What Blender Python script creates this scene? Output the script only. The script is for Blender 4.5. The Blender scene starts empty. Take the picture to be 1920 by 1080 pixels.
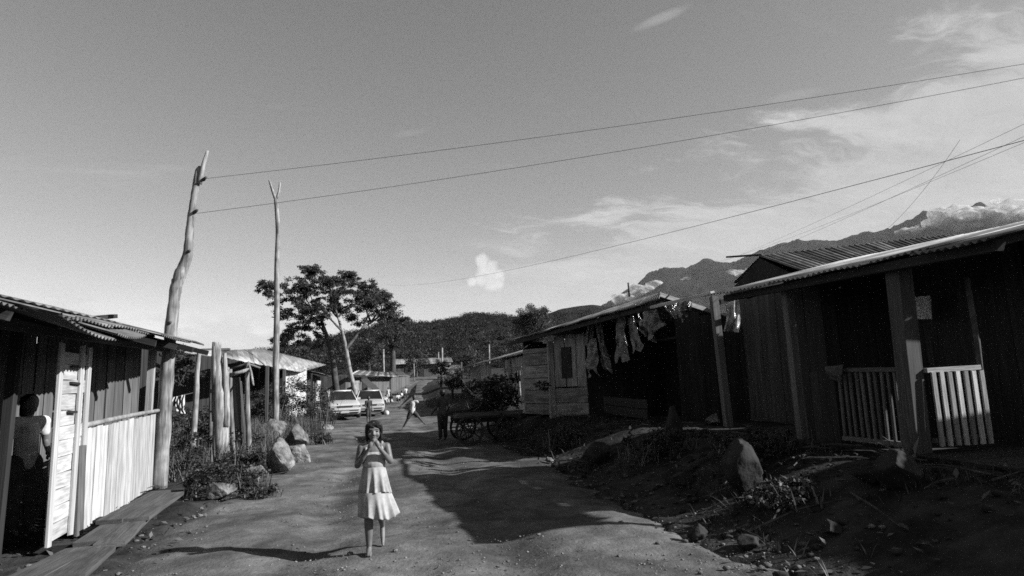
import bpy, bmesh, math, random
import numpy as np
from mathutils import Vector, Matrix

random.seed(7)
RNG = np.random.default_rng(7)
sc = bpy.context.scene
COL = sc.collection

# ------------------------------------------------------------------ camera
cam_d = bpy.data.cameras.new('camera'); cam = bpy.data.objects.new('camera', cam_d); COL.objects.link(cam)
cam_d.sensor_width = 36.0; cam_d.lens = 36.0*1164/1920; cam_d.clip_start = 0.05; cam_d.clip_end = 60000
_p, _r, _y = math.radians(8.6), math.radians(2.1), math.radians(11.6)
_W = Vector((math.sin(_y)*math.cos(_p), math.cos(_y)*math.cos(_p), math.sin(_p)))
_rt = Vector((math.cos(_y), -math.sin(_y), 0)); _up = _rt.cross(_W)
_R = _rt*math.cos(_r)-_up*math.sin(_r); _U = _up*math.cos(_r)+_rt*math.sin(_r)
_M = Matrix(((_R.x, _U.x, -_W.x, 0), (_R.y, _U.y, -_W.y, 0), (_R.z, _U.z, -_W.z, 1.5), (0, 0, 0, 1)))
cam.matrix_world = _M
sc.camera = cam

# ------------------------------------------------------------------ light and exposure
SUN_EL = math.radians(28.7); SUN_AZ = math.radians(112.0)      # azimuth clockwise from the street axis (+Y)
S_DIR = Vector((math.sin(SUN_AZ)*math.cos(SUN_EL), math.cos(SUN_AZ)*math.cos(SUN_EL), math.sin(SUN_EL)))
sun_d = bpy.data.lights.new('sun', 'SUN'); sun_d.energy = 5.0; sun_d.angle = math.radians(0.53)
sun = bpy.data.objects.new('sun', sun_d); COL.objects.link(sun)
sun.rotation_euler = S_DIR.to_track_quat('Z', 'Y').to_euler()
sun.location = (20, -10, 30)
sc.view_settings.view_transform = 'Standard'; sc.view_settings.look = 'None'
sc.view_settings.exposure = 1.1; sc.view_settings.gamma = 1.0; sc.view_settings.use_curve_mapping = False
sc.render.engine = 'CYCLES'
sc.cycles.use_denoising = False
sc.cycles.max_bounces = 6; sc.cycles.diffuse_bounces = 3; sc.cycles.glossy_bounces = 2
sc.cycles.transparent_max_bounces = 24; sc.cycles.volume_bounces = 0
sc.cycles.filter_width = 1.6

class NT:
    def __init__(s, tree): s.t = tree; s.n = tree.nodes; s.l = tree.links
    def add(s, typ, **kw):
        nd = s.n.new(typ)
        for k, v in kw.items(): setattr(nd, k, v)
        return nd
    def put(s, sock, v):
        if isinstance(v, bpy.types.NodeSocket): s.l.new(v, sock)
        elif v is not None: sock.default_value = v
    def math(s, op, a, b=None, c=None, clamp=False):
        nd = s.add('ShaderNodeMath', operation=op); nd.use_clamp = clamp
        s.put(nd.inputs[0], a); s.put(nd.inputs[1], b); s.put(nd.inputs[2], c); return nd.outputs[0]
    def vmath(s, op, a, b=None):
        nd = s.add('ShaderNodeVectorMath', operation=op)
        s.put(nd.inputs[0], a); s.put(nd.inputs[1], b)
        return nd.outputs['Value'] if op in ('DOT_PRODUCT', 'LENGTH') else nd.outputs['Vector']
    def ss(s, x, a, b, lo=0.0, hi=1.0):
        nd = s.add('ShaderNodeMapRange', interpolation_type='SMOOTHSTEP')
        s.put(nd.inputs[0], x); s.put(nd.inputs[1], a); s.put(nd.inputs[2], b); s.put(nd.inputs[3], lo); s.put(nd.inputs[4], hi)
        return nd.outputs[0]
    def noise(s, vec, scale, detail=4, rough=0.55, dist=0.0):
        nd = s.add('ShaderNodeTexNoise'); s.put(nd.inputs['Vector'], vec)
        nd.inputs['Scale'].default_value = scale; nd.inputs['Detail'].default_value = detail
        nd.inputs['Roughness'].default_value = rough; nd.inputs['Distortion'].default_value = dist
        return nd.outputs[0]
    def mix(s, f, a, b):
        nd = s.add('ShaderNodeMix', data_type='FLOAT'); s.put(nd.inputs[0], f); s.put(nd.inputs[2], a); s.put(nd.inputs[3], b)
        return nd.outputs[0]
    def xyz(s, x, y, z):
        nd = s.add('ShaderNodeCombineXYZ'); s.put(nd.inputs[0], x); s.put(nd.inputs[1], y); s.put(nd.inputs[2], z); return nd.outputs[0]

# sky: black-and-white film behind a red filter = the red channel of a daylight sky, with clouds
world = bpy.data.worlds.new('World'); sc.world = world; world.use_nodes = True
w = NT(world.node_tree); w.n.clear()
sky = w.add('ShaderNodeTexSky', sky_type='NISHITA'); sky.sun_disc = False
sky.sun_elevation = SUN_EL; sky.sun_rotation = SUN_AZ; sky.air_density = 1.0; sky.dust_density = 0.5; sky.ozone_density = 1.0
sep = w.add('ShaderNodeSeparateColor'); w.l.new(sky.outputs[0], sep.inputs[0])
base = w.math('MULTIPLY', sep.outputs[0], 1.0)
tc = w.add('ShaderNodeTexCoord'); D = w.vmath('NORMALIZE', tc.outputs['Generated'])
sx = w.add('ShaderNodeSeparateXYZ'); w.l.new(D, sx.inputs[0]); Dx, Dy, Dz = sx.outputs
side = w.vmath('DOT_PRODUCT', D, (0.98, -0.201, 0.0))
zc = w.math('ADD', w.math('MAXIMUM', Dz, 0.0), 0.14)
plan = w.xyz(w.math('DIVIDE', Dx, zc), w.math('DIVIDE', Dy, zc), 0.0)
# thin high cloud veil that thickens towards the right, torn along its upper edge
st = w.add('ShaderNodeMapping'); w.l.new(plan, st.inputs[0]); st.inputs['Rotation'].default_value = (0, 0, math.radians(-38)); st.inputs['Scale'].default_value = (0.75, 1.7, 1)
warp = w.noise(plan, 1.3, 4, 0.6); wv = w.vmath('ADD', st.outputs[0], w.xyz(w.math('MULTIPLY', warp, 0.9), w.math('MULTIPLY', warp, 0.5), 0.0))
vn = w.noise(wv, 1.7, 10, 0.66, 0.5)
vn2 = w.noise(plan, 0.8, 3, 0.5)
vf = w.noise(wv, 7.0, 8, 0.7, 0.6)
edge = w.math('ADD', w.math('MULTIPLY', side, 0.34), 0.225)
edge = w.math('ADD', edge, w.math('MULTIPLY', w.math('SUBTRACT', vn, 0.5), 0.50))
edge = w.math('ADD', edge, w.math('MULTIPLY', w.math('SUBTRACT', vn2, 0.5), 0.14))
edge = w.math('ADD', edge, w.math('MULTIPLY', w.math('SUBTRACT', vf, 0.5), 0.10))
veil = w.ss(w.math('SUBTRACT', edge, Dz), -0.012, 0.075)
veil = w.math('MULTIPLY', veil, w.ss(side, -0.34, 0.20, 0.0, 1.0))
veil = w.math('MULTIPLY', veil, w.math('ADD', 0.30, w.math('ADD', w.math('MULTIPLY', vn, 0.60), w.math('MULTIPLY', vf, 0.5))), clamp=True)
# stray wisps
st2 = w.add('ShaderNodeMapping'); w.l.new(plan, st2.inputs[0]); st2.inputs['Rotation'].default_value = (0, 0, math.radians(-38)); st2.inputs['Scale'].default_value = (0.9, 3.2, 1); st2.inputs['Location'].default_value = (3.1, 0.4, 0)
wn = w.noise(st2.outputs[0], 1.1, 9, 0.66, 0.4)
wisp = w.math('MULTIPLY', w.ss(wn, 0.58, 0.80), 0.45)
# heaped clouds low over the horizon
az = w.math('ARCTAN2', Dx, Dy)
hv = w.xyz(w.math('MULTIPLY', az, 5.0), w.math('MULTIPLY', Dz, 11.0), 0.0)
hn = w.noise(hv, 2.1, 10, 0.64, 0.3); hb = w.noise(w.xyz(w.math('MULTIPLY', az, 3.0), 0.3, 0.0), 1.4, 3, 0.5)
heap = w.ss(w.math('SUBTRACT', w.math('ADD', hn, w.math('MULTIPLY', w.math('SUBTRACT', hb, 0.5), 0.5)), w.math('MULTIPLY', Dz, 2.3)), 0.24, 0.38)
heap = w.math('MULTIPLY', heap, w.ss(Dz, 0.02, 0.24, 0.80, 0.0))
# one small heaped cloud standing alone
pn = w.noise(D, 70.0, 9, 0.66, 0.6); puff = None
for (bd, br) in (((0.153, 0.969, 0.194), 0.0125), ((0.16, 0.971, 0.18), 0.0175), ((0.17, 0.972, 0.162), 0.0180), ((0.152, 0.974, 0.166), 0.0130), ((0.177, 0.969, 0.17), 0.0100), ((0.135, 0.977, 0.162), 0.0080)):
    q = w.vmath('LENGTH', w.vmath('SUBTRACT', D, bd)); b_ = w.math('SUBTRACT', 1.0, w.math('POWER', w.math('DIVIDE', q, br), 2.0))
    puff = b_ if puff is None else w.math('SMOOTH_MAX', puff, b_, 0.3)
puff = w.ss(w.math('ADD', puff, w.math('MULTIPLY', w.math('SUBTRACT', pn, 0.5), 2.0)), -0.40, 0.90)
for (a_, b_, wd_, al_) in (((0.355, 0.789, 0.502), (0.42, 0.746, 0.517), 0.008, 0.42), ((0.665, 0.633, 0.397), (0.682, 0.61, 0.404), 0.007, 0.34), ((0.01, 0.925, 0.38), (0.063, 0.919, 0.39), 0.006, 0.16), ((0.533, 0.753, 0.386), (0.596, 0.705, 0.384), 0.009, 0.30)):
    A_ = Vector(a_); B_v = Vector(b_); c_ = (A_+B_v)/2; ax_ = (B_v-A_); ln_ = ax_.length/2; ax_.normalize(); pp_ = ax_.cross(c_).normalized()
    dd_ = w.vmath('SUBTRACT', D, tuple(c_)); e_ = w.math('ADD', w.math('POWER', w.math('DIVIDE', w.vmath('DOT_PRODUCT', dd_, tuple(ax_)), ln_*1.15), 2.0), w.math('POWER', w.math('DIVIDE', w.vmath('DOT_PRODUCT', dd_, tuple(pp_)), wd_), 2.0))
    k_ = w.ss(w.math('ADD', w.math('SUBTRACT', 1.0, e_), w.math('MULTIPLY', w.math('SUBTRACT', vn, 0.5), 3.0)), -0.2, 1.3)
    k_ = w.math('MULTIPLY', k_, w.ss(w.vmath('DOT_PRODUCT', D, tuple(c_)), 0.5, 0.7)); wisp = w.math('MAXIMUM', wisp, w.math('MULTIPLY', k_, al_))
L = w.mix(wisp, base, 2.9)
L = w.mix(veil, L, w.math('ADD', 2.1, w.math('ADD', w.math('MULTIPLY', vn, 1.3), w.math('MULTIPLY', vf, 0.9))))
L = w.mix(heap, L, w.math('ADD', 1.8, w.math('MULTIPLY', hn, 2.7)))
L = w.mix(w.math('MULTIPLY', puff, 0.78), L, w.math('ADD', 3.3, w.math('MULTIPLY', pn, 2.6)))
bg = w.add('ShaderNodeBackground'); w.l.new(L, bg.inputs[0]); bg.inputs[1].default_value = 0.082
wo = w.add('ShaderNodeOutputWorld'); w.l.new(bg.outputs[0], wo.inputs[0])

# ------------------------------------------------------------------ terrain height
def sstep(a,b,x):
    t=(x-a)/(b-a); t=0 if t<0 else 1 if t>1 else t
    return t*t*(3-2*t)
def road_shift(y):
    if y<45: return 0.0
    if y<110: return 0.0016*(y-45)**2
    return 0.0016*65**2+0.208*(y-110)
def hgt(x,y):
    xr=x-road_shift(y)
    z=0.0
    if y>45: z+=0.045*(y-45) if y<190 else 0.045*145+0.02*(min(y,400)-190)
    far=1-sstep(60,90,y)
    z+=0.52*sstep(2.9,4.9,xr)*far*sstep(-3,1,y)
    z+=0.22*sstep(-2.5,-4.2,xr)*sstep(11.5,13.5,y)*far
    return z

# ------------------------------------------------------------------ numpy noise
def vnoise(x, y, seed=0):
    xi = np.floor(x).astype(np.int64); yi = np.floor(y).astype(np.int64); xf = x-xi; yf = y-yi
    def h(a, b):
        n = (a*374761393+b*668265263+seed*1442695041) & 0xffffffff
        n = ((n ^ (n >> 13))*1274126177) & 0xffffffff
        return ((n ^ (n >> 16)) & 0xffff)/65535.0
    u = xf*xf*(3-2*xf); v = yf*yf*(3-2*yf)
    return (h(xi, yi)*(1-u)+h(xi+1, yi)*u)*(1-v)+(h(xi, yi+1)*(1-u)+h(xi+1, yi+1)*u)*v
def fbm(x, y, seed=0, octv=4, gain=0.5):
    a = 1.0; s = 0; t = 0
    for i in range(octv):
        s = s+a*(vnoise(x*2**i+i*17.3, y*2**i+i*9.1, seed+i)-0.5); t += a; a *= gain
    return s/t*2
def sst(a, b, x):
    t = np.clip((x-a)/(b-a), 0, 1); return t*t*(3-2*t)
def n_shift(y):
    return np.where(y < 45, 0, np.where(y < 110, 0.0016*(y-45)**2, 0.0016*65**2+0.208*(y-110)))
def n_hgt(x, y):
    xr = x-n_shift(y)
    z = np.where(y > 45, np.where(y < 190, 0.045*(y-45), 0.045*145+0.02*(np.minimum(y, 400)-190)), 0)
    far = 1-sst(60, 90, y)
    z = z+0.52*sst(2.9, 4.9, xr)*far*sst(-3, 1, y)
    z = z+0.22*(1-sst(-4.2, -2.5, xr))*sst(11.5, 13.5, y)*far
    return z

# ------------------------------------------------------------------ object helpers
WM = {}
def np_mesh(name, V, F, smooth=False):
    """V (n,3), F (m,k) with k 3 or 4, all faces alike"""
    V = np.asarray(V, dtype=np.float32); F = np.asarray(F, dtype=np.int32)
    me = bpy.data.meshes.new(name); k = F.shape[1]; m = F.shape[0]
    me.vertices.add(len(V)); me.vertices.foreach_set('co', V.ravel())
    me.loops.add(m*k); me.loops.foreach_set('vertex_index', F.ravel())
    me.polygons.add(m); me.polygons.foreach_set('loop_start', np.arange(0, m*k, k, dtype=np.int32))
    me.polygons.foreach_set('loop_total', np.full(m, k, dtype=np.int32))
    if smooth: me.polygons.foreach_set('use_smooth', np.ones(m, dtype=bool))
    me.update(calc_edges=True); me.validate(); return me
def py_mesh(name, V, F, smooth=False):
    me = bpy.data.meshes.new(name); me.from_pydata([tuple(v) for v in V], [], F)
    if smooth: me.polygons.foreach_set('use_smooth', [True]*len(me.polygons))
    me.update(); return me
def link(name, me, parent=None, M=None, mat=None):
    o = bpy.data.objects.new(name, me); COL.objects.link(o)
    M = M or Matrix.Identity(4); WM[o] = M
    if parent is not None:
        o.parent = parent; o.matrix_parent_inverse = WM[parent].inverted()
    o.matrix_basis = M
    if mat is not None and me is not None and not me.materials: me.materials.append(mat)
    return o
def tag(o, label, cat, group=None):
    o['label'] = label; o['category'] = cat
    if group: o['group'] = group
    return o
def thing(name, label, cat, loc, group=None):
    o = link(name, None, None, Matrix.Translation(loc)); o.empty_display_size = 0.2
    return tag(o, label, cat, group)
def structure(o): o['kind'] = 'structure'; return o
def stuff(o, label=None, cat=None):
    o['kind'] = 'stuff'
    if label: o['label'] = label
    if cat: o['category'] = cat
    return o

# ------------------------------------------------------------------ materials (all neutral greys: the photograph is black and white)
def g4(v): return (v, v, v, 1)
def new_mat(name):
    m = bpy.data.materials.new(name); m.use_nodes = True; n = NT(m.node_tree); n.n.clear()
    bs = n.add('ShaderNodeBsdfPrincipled'); out = n.add('ShaderNodeOutputMaterial'); n.l.new(bs.outputs[0], out.inputs[0])
    return m, n, bs, out
def bump(n, bs, h, strength, dist=0.01):
    b = n.add('ShaderNodeBump'); b.inputs['Strength'].default_value = strength; b.inputs['Distance'].default_value = dist
    n.put(b.inputs['Height'], h); n.l.new(b.outputs[0], bs.inputs['Normal'])
def wood_mat(name, lo, hi, grain=(2.5, 14, 14), rough=0.85, spread=0.55, stain=0.35):
    m, n, bs, out = new_mat(name)
    tcn = n.add('ShaderNodeTexCoord'); oi = n.add('ShaderNodeObjectInfo'); rnd = oi.outputs['Random']
    off = n.xyz(n.math('MULTIPLY', rnd, 71.0), n.math('MULTIPLY', rnd, 37.0), n.math('MULTIPLY', rnd, 13.0))
    mp = n.add('ShaderNodeMapping'); n.l.new(tcn.outputs['Object'], mp.inputs[0]); mp.inputs['Scale'].default_value = grain
    v = n.vmath('ADD', mp.outputs[0], off)
    g1 = n.noise(v, 1.0, 6, 0.65, 0.6)
    g2 = n.noise(n.vmath('ADD', tcn.outputs['Object'], off), 3.0, 3, 0.5)
    f = n.ss(g1, 0.3, 0.72)
    c = n.mix(f, lo, hi)
    c = n.math('MULTIPLY', c, n.math('ADD', 1.0-spread*0.5, n.math('MULTIPLY', rnd, spread)))
    c = n.math('MULTIPLY', c, n.ss(g2, 0.30, 0.62, 1.0-stain, 1.0))
    n.l.new(c, bs.inputs['Base Color']); bs.inputs['Roughness'].default_value = rough
    bs.inputs['Specular IOR Level'].default_value = 0.25
    bump(n, bs, g1, 0.5, 0.006); return m
def rough_mat(name, lo, hi, scale, rough=0.9, bumps=0.5, bscale=None, dist=0.02, detail=6, coord='Object', spread=0.0, spec=0.25):
    m, n, bs, out = new_mat(name)
    tcn = n.add('ShaderNodeTexCoord'); v = tcn.outputs[coord]
    a = n.noise(v, scale, detail, 0.62, 0.2); b = n.noise(v, scale*0.23, 3, 0.5)
    c = n.mix(n.ss(a, 0.32, 0.70), lo, hi)
    c = n.math('MULTIPLY', c, n.ss(b, 0.3, 0.7, 0.75, 1.15))
    if spread:
        oi = n.add('ShaderNodeObjectInfo'); c = n.math('MULTIPLY', c, n.math('ADD', 1-spread*0.5, n.math('MULTIPLY', oi.outputs['Random'], spread)))
    n.l.new(c, bs.inputs['Base Color']); bs.inputs['Roughness'].default_value = rough
    bs.inputs['Specular IOR Level'].default_value = spec
    if bumps: bump(n, bs, n.noise(v, bscale or scale*2.0, 5, 0.65), bumps, dist)
    return m
def plain_mat(name, v, rough=0.6, metallic=0.0, spec=0.5):
    m, n, bs, out = new_mat(name); bs.inputs['Base Color'].default_value = g4(v); bs.inputs['Roughness'].default_value = rough
    bs.inputs['Metallic'].default_value = metallic; bs.inputs['Specular IOR Level'].default_value = spec; return m
def tin_mat(name, lo, hi, rough=0.5, metal=0.35):
    m, n, bs, out = new_mat(name)
    tcn = n.add('ShaderNodeTexCoord'); oi = n.add('ShaderNodeObjectInfo'); rnd = oi.outputs['Random']
    off = n.xyz(n.math('MULTIPLY', rnd, 31.0), n.math('MULTIPLY', rnd, 57.0), 0.0)
    v = n.vmath('ADD', tcn.outputs['Object'], off)
    a = n.noise(v, 2.2, 6, 0.65, 0.4); b = n.noise(v, 0.8, 4, 0.6)
    c = n.mix(n.ss(a, 0.40, 0.64), lo, hi)
    c = n.math('MULTIPLY', c, n.math('ADD', 0.62, n.math('MULTIPLY', rnd, 0.7)))
    c = n.math('MULTIPLY', c, n.ss(b, 0.3, 0.7, 0.7, 1.1))
    n.l.new(c, bs.inputs['Base Color']); bs.inputs['Metallic'].default_value = metal
    n.put(bs.inputs['Roughness'], n.mix(a, rough+0.2, rough-0.1))
    return m
def leaf_mat(name, lo, hi, trans=0.25):
    m, n, bs, out = new_mat(name)
    ge = n.add('ShaderNodeNewGeometry')
    c = n.mix(ge.outputs['Random Per Island'], lo, hi)
    n.l.new(c, bs.inputs['Base Color']); bs.inputs['Roughness'].default_value = 0.55; bs.inputs['Specular IOR Level'].default_value = 0.3
    tr = n.add('ShaderNodeBsdfTranslucent'); n.put(tr.inputs[0], c)
    ms = n.add('ShaderNodeMixShader'); ms.inputs[0].default_value = trans
    n.l.new(bs.outputs[0], ms.inputs[1]); n.l.new(tr.outputs[0], ms.inputs[2]); n.l.new(ms.outputs[0], out.inputs[0])
    return m

M_wall_pale = wood_mat('pale_boards', 0.30, 0.46, stain=0.35, spread=0.45)
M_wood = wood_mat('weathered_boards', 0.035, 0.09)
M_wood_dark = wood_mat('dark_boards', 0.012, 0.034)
M_wood_mid = wood_mat('grey_boards', 0.06, 0.13)
M_wood_shade = wood_mat('greyed_boards', 0.16, 0.34, stain=0.45, spread=0.5)
M_walk = wood_mat('walkway_boards', 0.05, 0.10, stain=0.4)
M_post = wood_mat('post_wood', 0.06, 0.12, grain=(4, 9, 9))
M_post_pale = wood_mat('pale_post_wood', 0.17, 0.30, grain=(4, 9, 9))
M_bark = wood_mat('debarked_trunk', 0.09, 0.34, grain=(26, 26, 1.6), spread=0.25, stain=0.5)
M_bark_dark = rough_mat('dark_bark', 0.03, 0.07, 9, bumps=0.8, bscale=24, dist=0.02)
M_bark_tree = rough_mat('grey_bark', 0.05, 0.14, 3, bumps=0.6, bscale=14, dist=0.02)
M_tin = tin_mat('weathered_tin', 0.07, 0.18)
M_tin_light = tin_mat('bright_tin', 0.25, 0.42, 0.45, 0.25)
M_tin_rust = tin_mat('rusty_tin', 0.04, 0.12, 0.7, 0.1)
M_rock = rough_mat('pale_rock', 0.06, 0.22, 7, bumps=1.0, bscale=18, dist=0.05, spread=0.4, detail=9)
M_rock_dark = rough_mat('shade_toned_rock', 0.012, 0.032, 4, bumps=0.7, bscale=12, dist=0.03, spread=0.4)  # darker copy of the pale rock: right slope's shade put into the colour
M_leaf = leaf_mat('bush_leaf', 0.016, 0.06)
M_leaf_tree = leaf_mat('tree_leaf', 0.028, 0.085, 0.35)
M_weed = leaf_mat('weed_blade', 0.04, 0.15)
M_weed_dark = leaf_mat('shade_toned_grass', 0.012, 0.045)  # darker copy of the weed blades, shade of the right slope painted in
M_twig_dark = rough_mat('shade_toned_twig', 0.02, 0.07, 9, bumps=0.4)  # twig colour darkened to deepen the slope's shade
M_dry = leaf_mat('dry_litter', 0.02, 0.085, 0.1)
M_skin = rough_mat('brown_skin', 0.095, 0.125, 20, rough=0.55, bumps=0.0, spec=0.4)
M_skin_d = plain_mat('dark_skin', 0.035, 0.6)
M_hair = wood_mat('black_hair', 0.006, 0.02, grain=(60, 60, 6), rough=0.5, spread=0.2)
M_dress = rough_mat('pale_cotton', 0.24, 0.30, 30, rough=0.9, bumps=0.2, bscale=200, dist=0.002)
M_white = rough_mat('white_cloth', 0.38, 0.46, 20, rough=0.9, bumps=0.0)
M_grey_cloth = rough_mat('grey_cloth', 0.05, 0.075, 20, rough=0.95, bumps=0.0)
M_dark_cloth = rough_mat('dark_cloth', 0.025, 0.045, 20, rough=0.95, bumps=0.0)
M_eye = plain_mat('eye_dark', 0.008, 0.6, 0.0, 0.1)
M_eyew = plain_mat('eye_white', 0.6, 0.3)
M_lip = plain_mat('lip', 0.08, 0.5)
M_car = plain_mat('white_car_paint', 0.36, 0.28)
M_car2 = plain_mat('silver_car_paint', 0.32, 0.3)
M_glass = plain_mat('car_glass', 0.015, 0.08, 0.0, 0.8)
M_black = plain_mat('black_trim', 0.02, 0.6)
M_rubber = plain_mat('tyre_rubber', 0.025, 0.85)
M_chrome = plain_mat('lamp_glass', 0.6, 0.15, 0.6)
M_plastic = rough_mat('black_plastic_film', 0.10, 0.22, 6, rough=0.22, bumps=1.0, bscale=9, dist=0.06, spec=0.5)
[n_ for n_ in M_plastic.node_tree.nodes if n_.type == 'BSDF_PRINCIPLED'][0].inputs['Metallic'].default_value = 0.75
M_wire = plain_mat('wire', 0.03, 0.6)

# ------------------------------------------------------------------ unit plank (slightly uneven board), shared between alike boards
def unit_planks(mat, n=4):
    out = []
    for k in range(n):
        V = []; xs = [-0.5, -0.17, 0.2, 0.5]
        for i, x in enumerate(xs):
            e = 1 if i in (0, 3) else 0
            for (sy, sz) in ((-1, -1), (1, -1), (1, 1), (-1, 1)):
                V.append((x+e*random.uniform(-0.007, 0.007)*(1 if sz < 0 else 1), sy*0.5*(1+random.uniform(-0.05, 0.02)), sz*0.5))
        F = [(0, 3, 2, 1), (12, 13, 14, 15)]
        for i in range(3):
            a = i*4; b = a+4
            for j in range(4): F.append((a+j, a+(j+1) % 4, b+(j+1) % 4, b+j))
        me = py_mesh('plank', V, F); me.materials.append(mat); out.append(me)
    return out
PL = {}
def board(name, A, B, wdir, wd, th, mat, parent):
    A = Vector(A); B = Vector(B); d = B-A; ln = d.length; d.normalize()
    wv = Vector(wdir); wv = (wv-d*wv.dot(d)).normalized(); nv = d.cross(wv)
    if mat not in PL: PL[mat] = unit_planks(mat)
    c = (A+B)/2
    M = Matrix(((d.x*ln, wv.x*wd, nv.x*th, c.x), (d.y*ln, wv.y*wd, nv.y*th, c.y), (d.z*ln, wv.z*wd, nv.z*th, c.z), (0, 0, 0, 1)))
    return link(name, random.choice(PL[mat]), parent, M)
def lerp(a, b, t): return a+(b-a)*t
def V3(p): return Vector(p)
def vwall(parent, A, B, zb, zA, zB, mat, wd=0.2, th=0.022, gap=0.008, jt=0.03, jb=0.03, lean=0.008, skip=None, zb2=None):
    """vertical boards from A to B (xy), bottoms at zb, tops from zA to zB"""
    A = Vector((A[0], A[1], 0)); B = Vector((B[0], B[1], 0)); d = B-A; ln = d.length; d.normalize(); nrm = Vector((d.y, -d.x, 0))
    x = 0.0
    while x < ln-0.04:
        ww = min(wd*random.uniform(0.75, 1.2), ln-x); t = (x+ww/2)/ln
        if not (skip and skip(t)):
            p = A+d*(x+ww/2)+nrm*random.uniform(-0.006, 0.006)
            b0 = lerp(zb, zb2, t) if zb2 is not None else zb
            top = p+Vector((0, 0, lerp(zA, zB, t)+random.uniform(-jt, jt)))+d*random.uniform(-lean, lean)
            bot = p+Vector((0, 0, b0+random.uniform(-jb, jb*0.3)))
            board('plank', bot, top, d, ww-gap*random.uniform(0.5, 1.6), th*random.uniform(0.8, 1.2), mat, parent)
        x += ww
def hwall(parent, A, B, zb, zt, mat, wd=0.2, th=0.022, gap=0.008, je=0.02, ztB=None):
    """horizontal boards stacked from zb to zt between A and B (xy)"""
    A = Vector((A[0], A[1], 0)); B = Vector((B[0], B[1], 0)); d = (B-A).normalized(); nrm = Vector((d.y, -d.x, 0)); z = zb
    while z < zt-0.03:
        ww = min(wd*random.uniform(0.8, 1.15), zt-z)
        o = nrm*random.uniform(-0.008, 0.008); t0 = random.uniform(-0.008, 0.008)
        board('plank', A-d*random.uniform(-je, je)+o+Vector((0, 0, z+ww/2+t0)), B+d*random.uniform(-je, je)+o+Vector((0, 0, z+ww/2-t0)), (0, 0, 1), ww-gap, th, mat, parent)
        z += ww
def post(name, A, B, wx, wy, mat, parent, xd=(1, 0, 0)):
    return board(name, A, B, xd, wx, wy, mat, parent)
def sheet(parent, e0, e1, r1, r0, mat, pitch=0.085, amp=0.014, lift=0.0, rows=3, sag=0.0, name='roof_sheet'):
    e0, e1, r1, r0 = map(V3, (e0, e1, r1, r0)); wdt = (e1-e0).length
    nw = max(2, round(wdt/pitch)); nc = nw*6+1
    nrm = (e1-e0).cross(r0-e0).normalized()
    if nrm.z < 0: nrm = -nrm
    V = []; F = []
    ph = random.uniform(0, 6.28)
    for j in range(rows+1):
        t = j/rows
        for i in range(nc):
            s = i/(nc-1)
            p = e0.lerp(e1, s).lerp(r0.lerp(r1, s), t)
            bend = 0.012*math.sin(3.1*s+ph)*(1-t)
            V.append(p+nrm*(amp*math.sin(2*math.pi*nw*s)+lift+bend)-Vector((0, 0, 1))*sag*(1-t)*4*s*(1-s))
    m = len(V)
    for q in list(V): V.append(q-nrm*0.004)
    for j in range(rows):
        for i in range(nc-1):
            a = j*nc+i; F.append((a, a+1, a+nc+1, a+nc)); F.append((m+a, m+a+nc, m+a+nc+1, m+a+1))
    for i in range(nc-1):
        F.append((i, m+i, m+i+1, i+1)); a = rows*nc+i; F.append((a, a+1, m+a+1, m+a))
    for j in range(rows):
        a = j*nc; F.append((a, a+nc, m+a+nc, m+a)); b = j*nc+nc-1; F.append((b, m+b, m+b+nc, b+nc))
    c = sum(V, Vector())/len(V)
    me = py_mesh(name, [v-c for v in V], F, True); me.materials.append(mat)
    return link(name, me, parent, Matrix.Translation(c))
def roof(parent, e0, e1, r1, r0, mats, sw=0.8, over=0.06, rag=0.06, **kw):
    e0, e1, r1, r0 = map(V3, (e0, e1, r1, r0)); n = max(1, round((e1-e0).length/sw)); L = (e1-e0).length
    for i in range(n):
        a = max(0, i/n-over/L); b = min(1, (i+1)/n+over/L)
        ea = e0.lerp(e1, a); eb = e0.lerp(e1, b); ra = r0.lerp(r1, a); rb = r0.lerp(r1, b)
        ex = random.uniform(-rag, rag); d = (ea-ra).normalized()
        sheet(parent, ea+d*ex, eb+d*ex, rb, ra, random.choice(mats), lift=0.006*(i % 2), **kw)
def tube_mesh(pts, rad, seg=8, name='tube', rough=0.0, cap=True):
    pts = [V3(p) for p in pts]; V = []; F = []; prev = None
    for i, p in enumerate(pts):
        t = (pts[min(i+1, len(pts)-1)]-pts[max(i-1, 0)]).normalized()
        if prev is None: a = t.orthogonal().normalized()
        else: a = (prev-t*prev.dot(t)).normalized()
        prev = a; b = t.cross(a)
        for k in range(seg):
            an = 2*math.pi*k/seg; r = rad[i]*(1+random.uniform(-rough, rough))
            V.append(p+(a*math.cos(an)+b*math.sin(an))*r)
    for i in range(len(pts)-1):
        for k in range(seg):
            F.append((i*seg+k, i*seg+(k+1) % seg, (i+1)*seg+(k+1) % seg, (i+1)*seg+k))
    if cap: F.append(tuple(range(seg-1, -1, -1))); q = (len(pts)-1)*seg; F.append(tuple(q+k for k in range(seg)))
    return V, F
def tube(name, pts, rad, mat, parent=None, seg=8, rough=0.0, smooth=True, sub=0):
    if sub:
        P = [V3(p) for p in pts]; pts2 = []; r2 = []
        for i in range(len(P)-1):
            p0 = P[max(i-1, 0)]; p1 = P[i]; p2 = P[i+1]; p3 = P[min(i+2, len(P)-1)]
            for k in range(sub):
                t = k/sub
                pts2.append(0.5*((2*p1)+(p2-p0)*t+(2*p0-5*p1+4*p2-p3)*t*t+(3*p1-p0-3*p2+p3)*t**3)); r2.append(lerp(rad[i], rad[i+1], t))
        pts2.append(P[-1]); r2.append(rad[-1]); pts, rad = pts2, r2
    V, F = tube_mesh(pts, rad, seg, name, rough); c = V3(pts[0])
    me = py_mesh(name, [v-c for v in V], F, smooth); me.materials.append(mat)
    return link(name, me, parent, Matrix.Translation(c))
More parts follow.
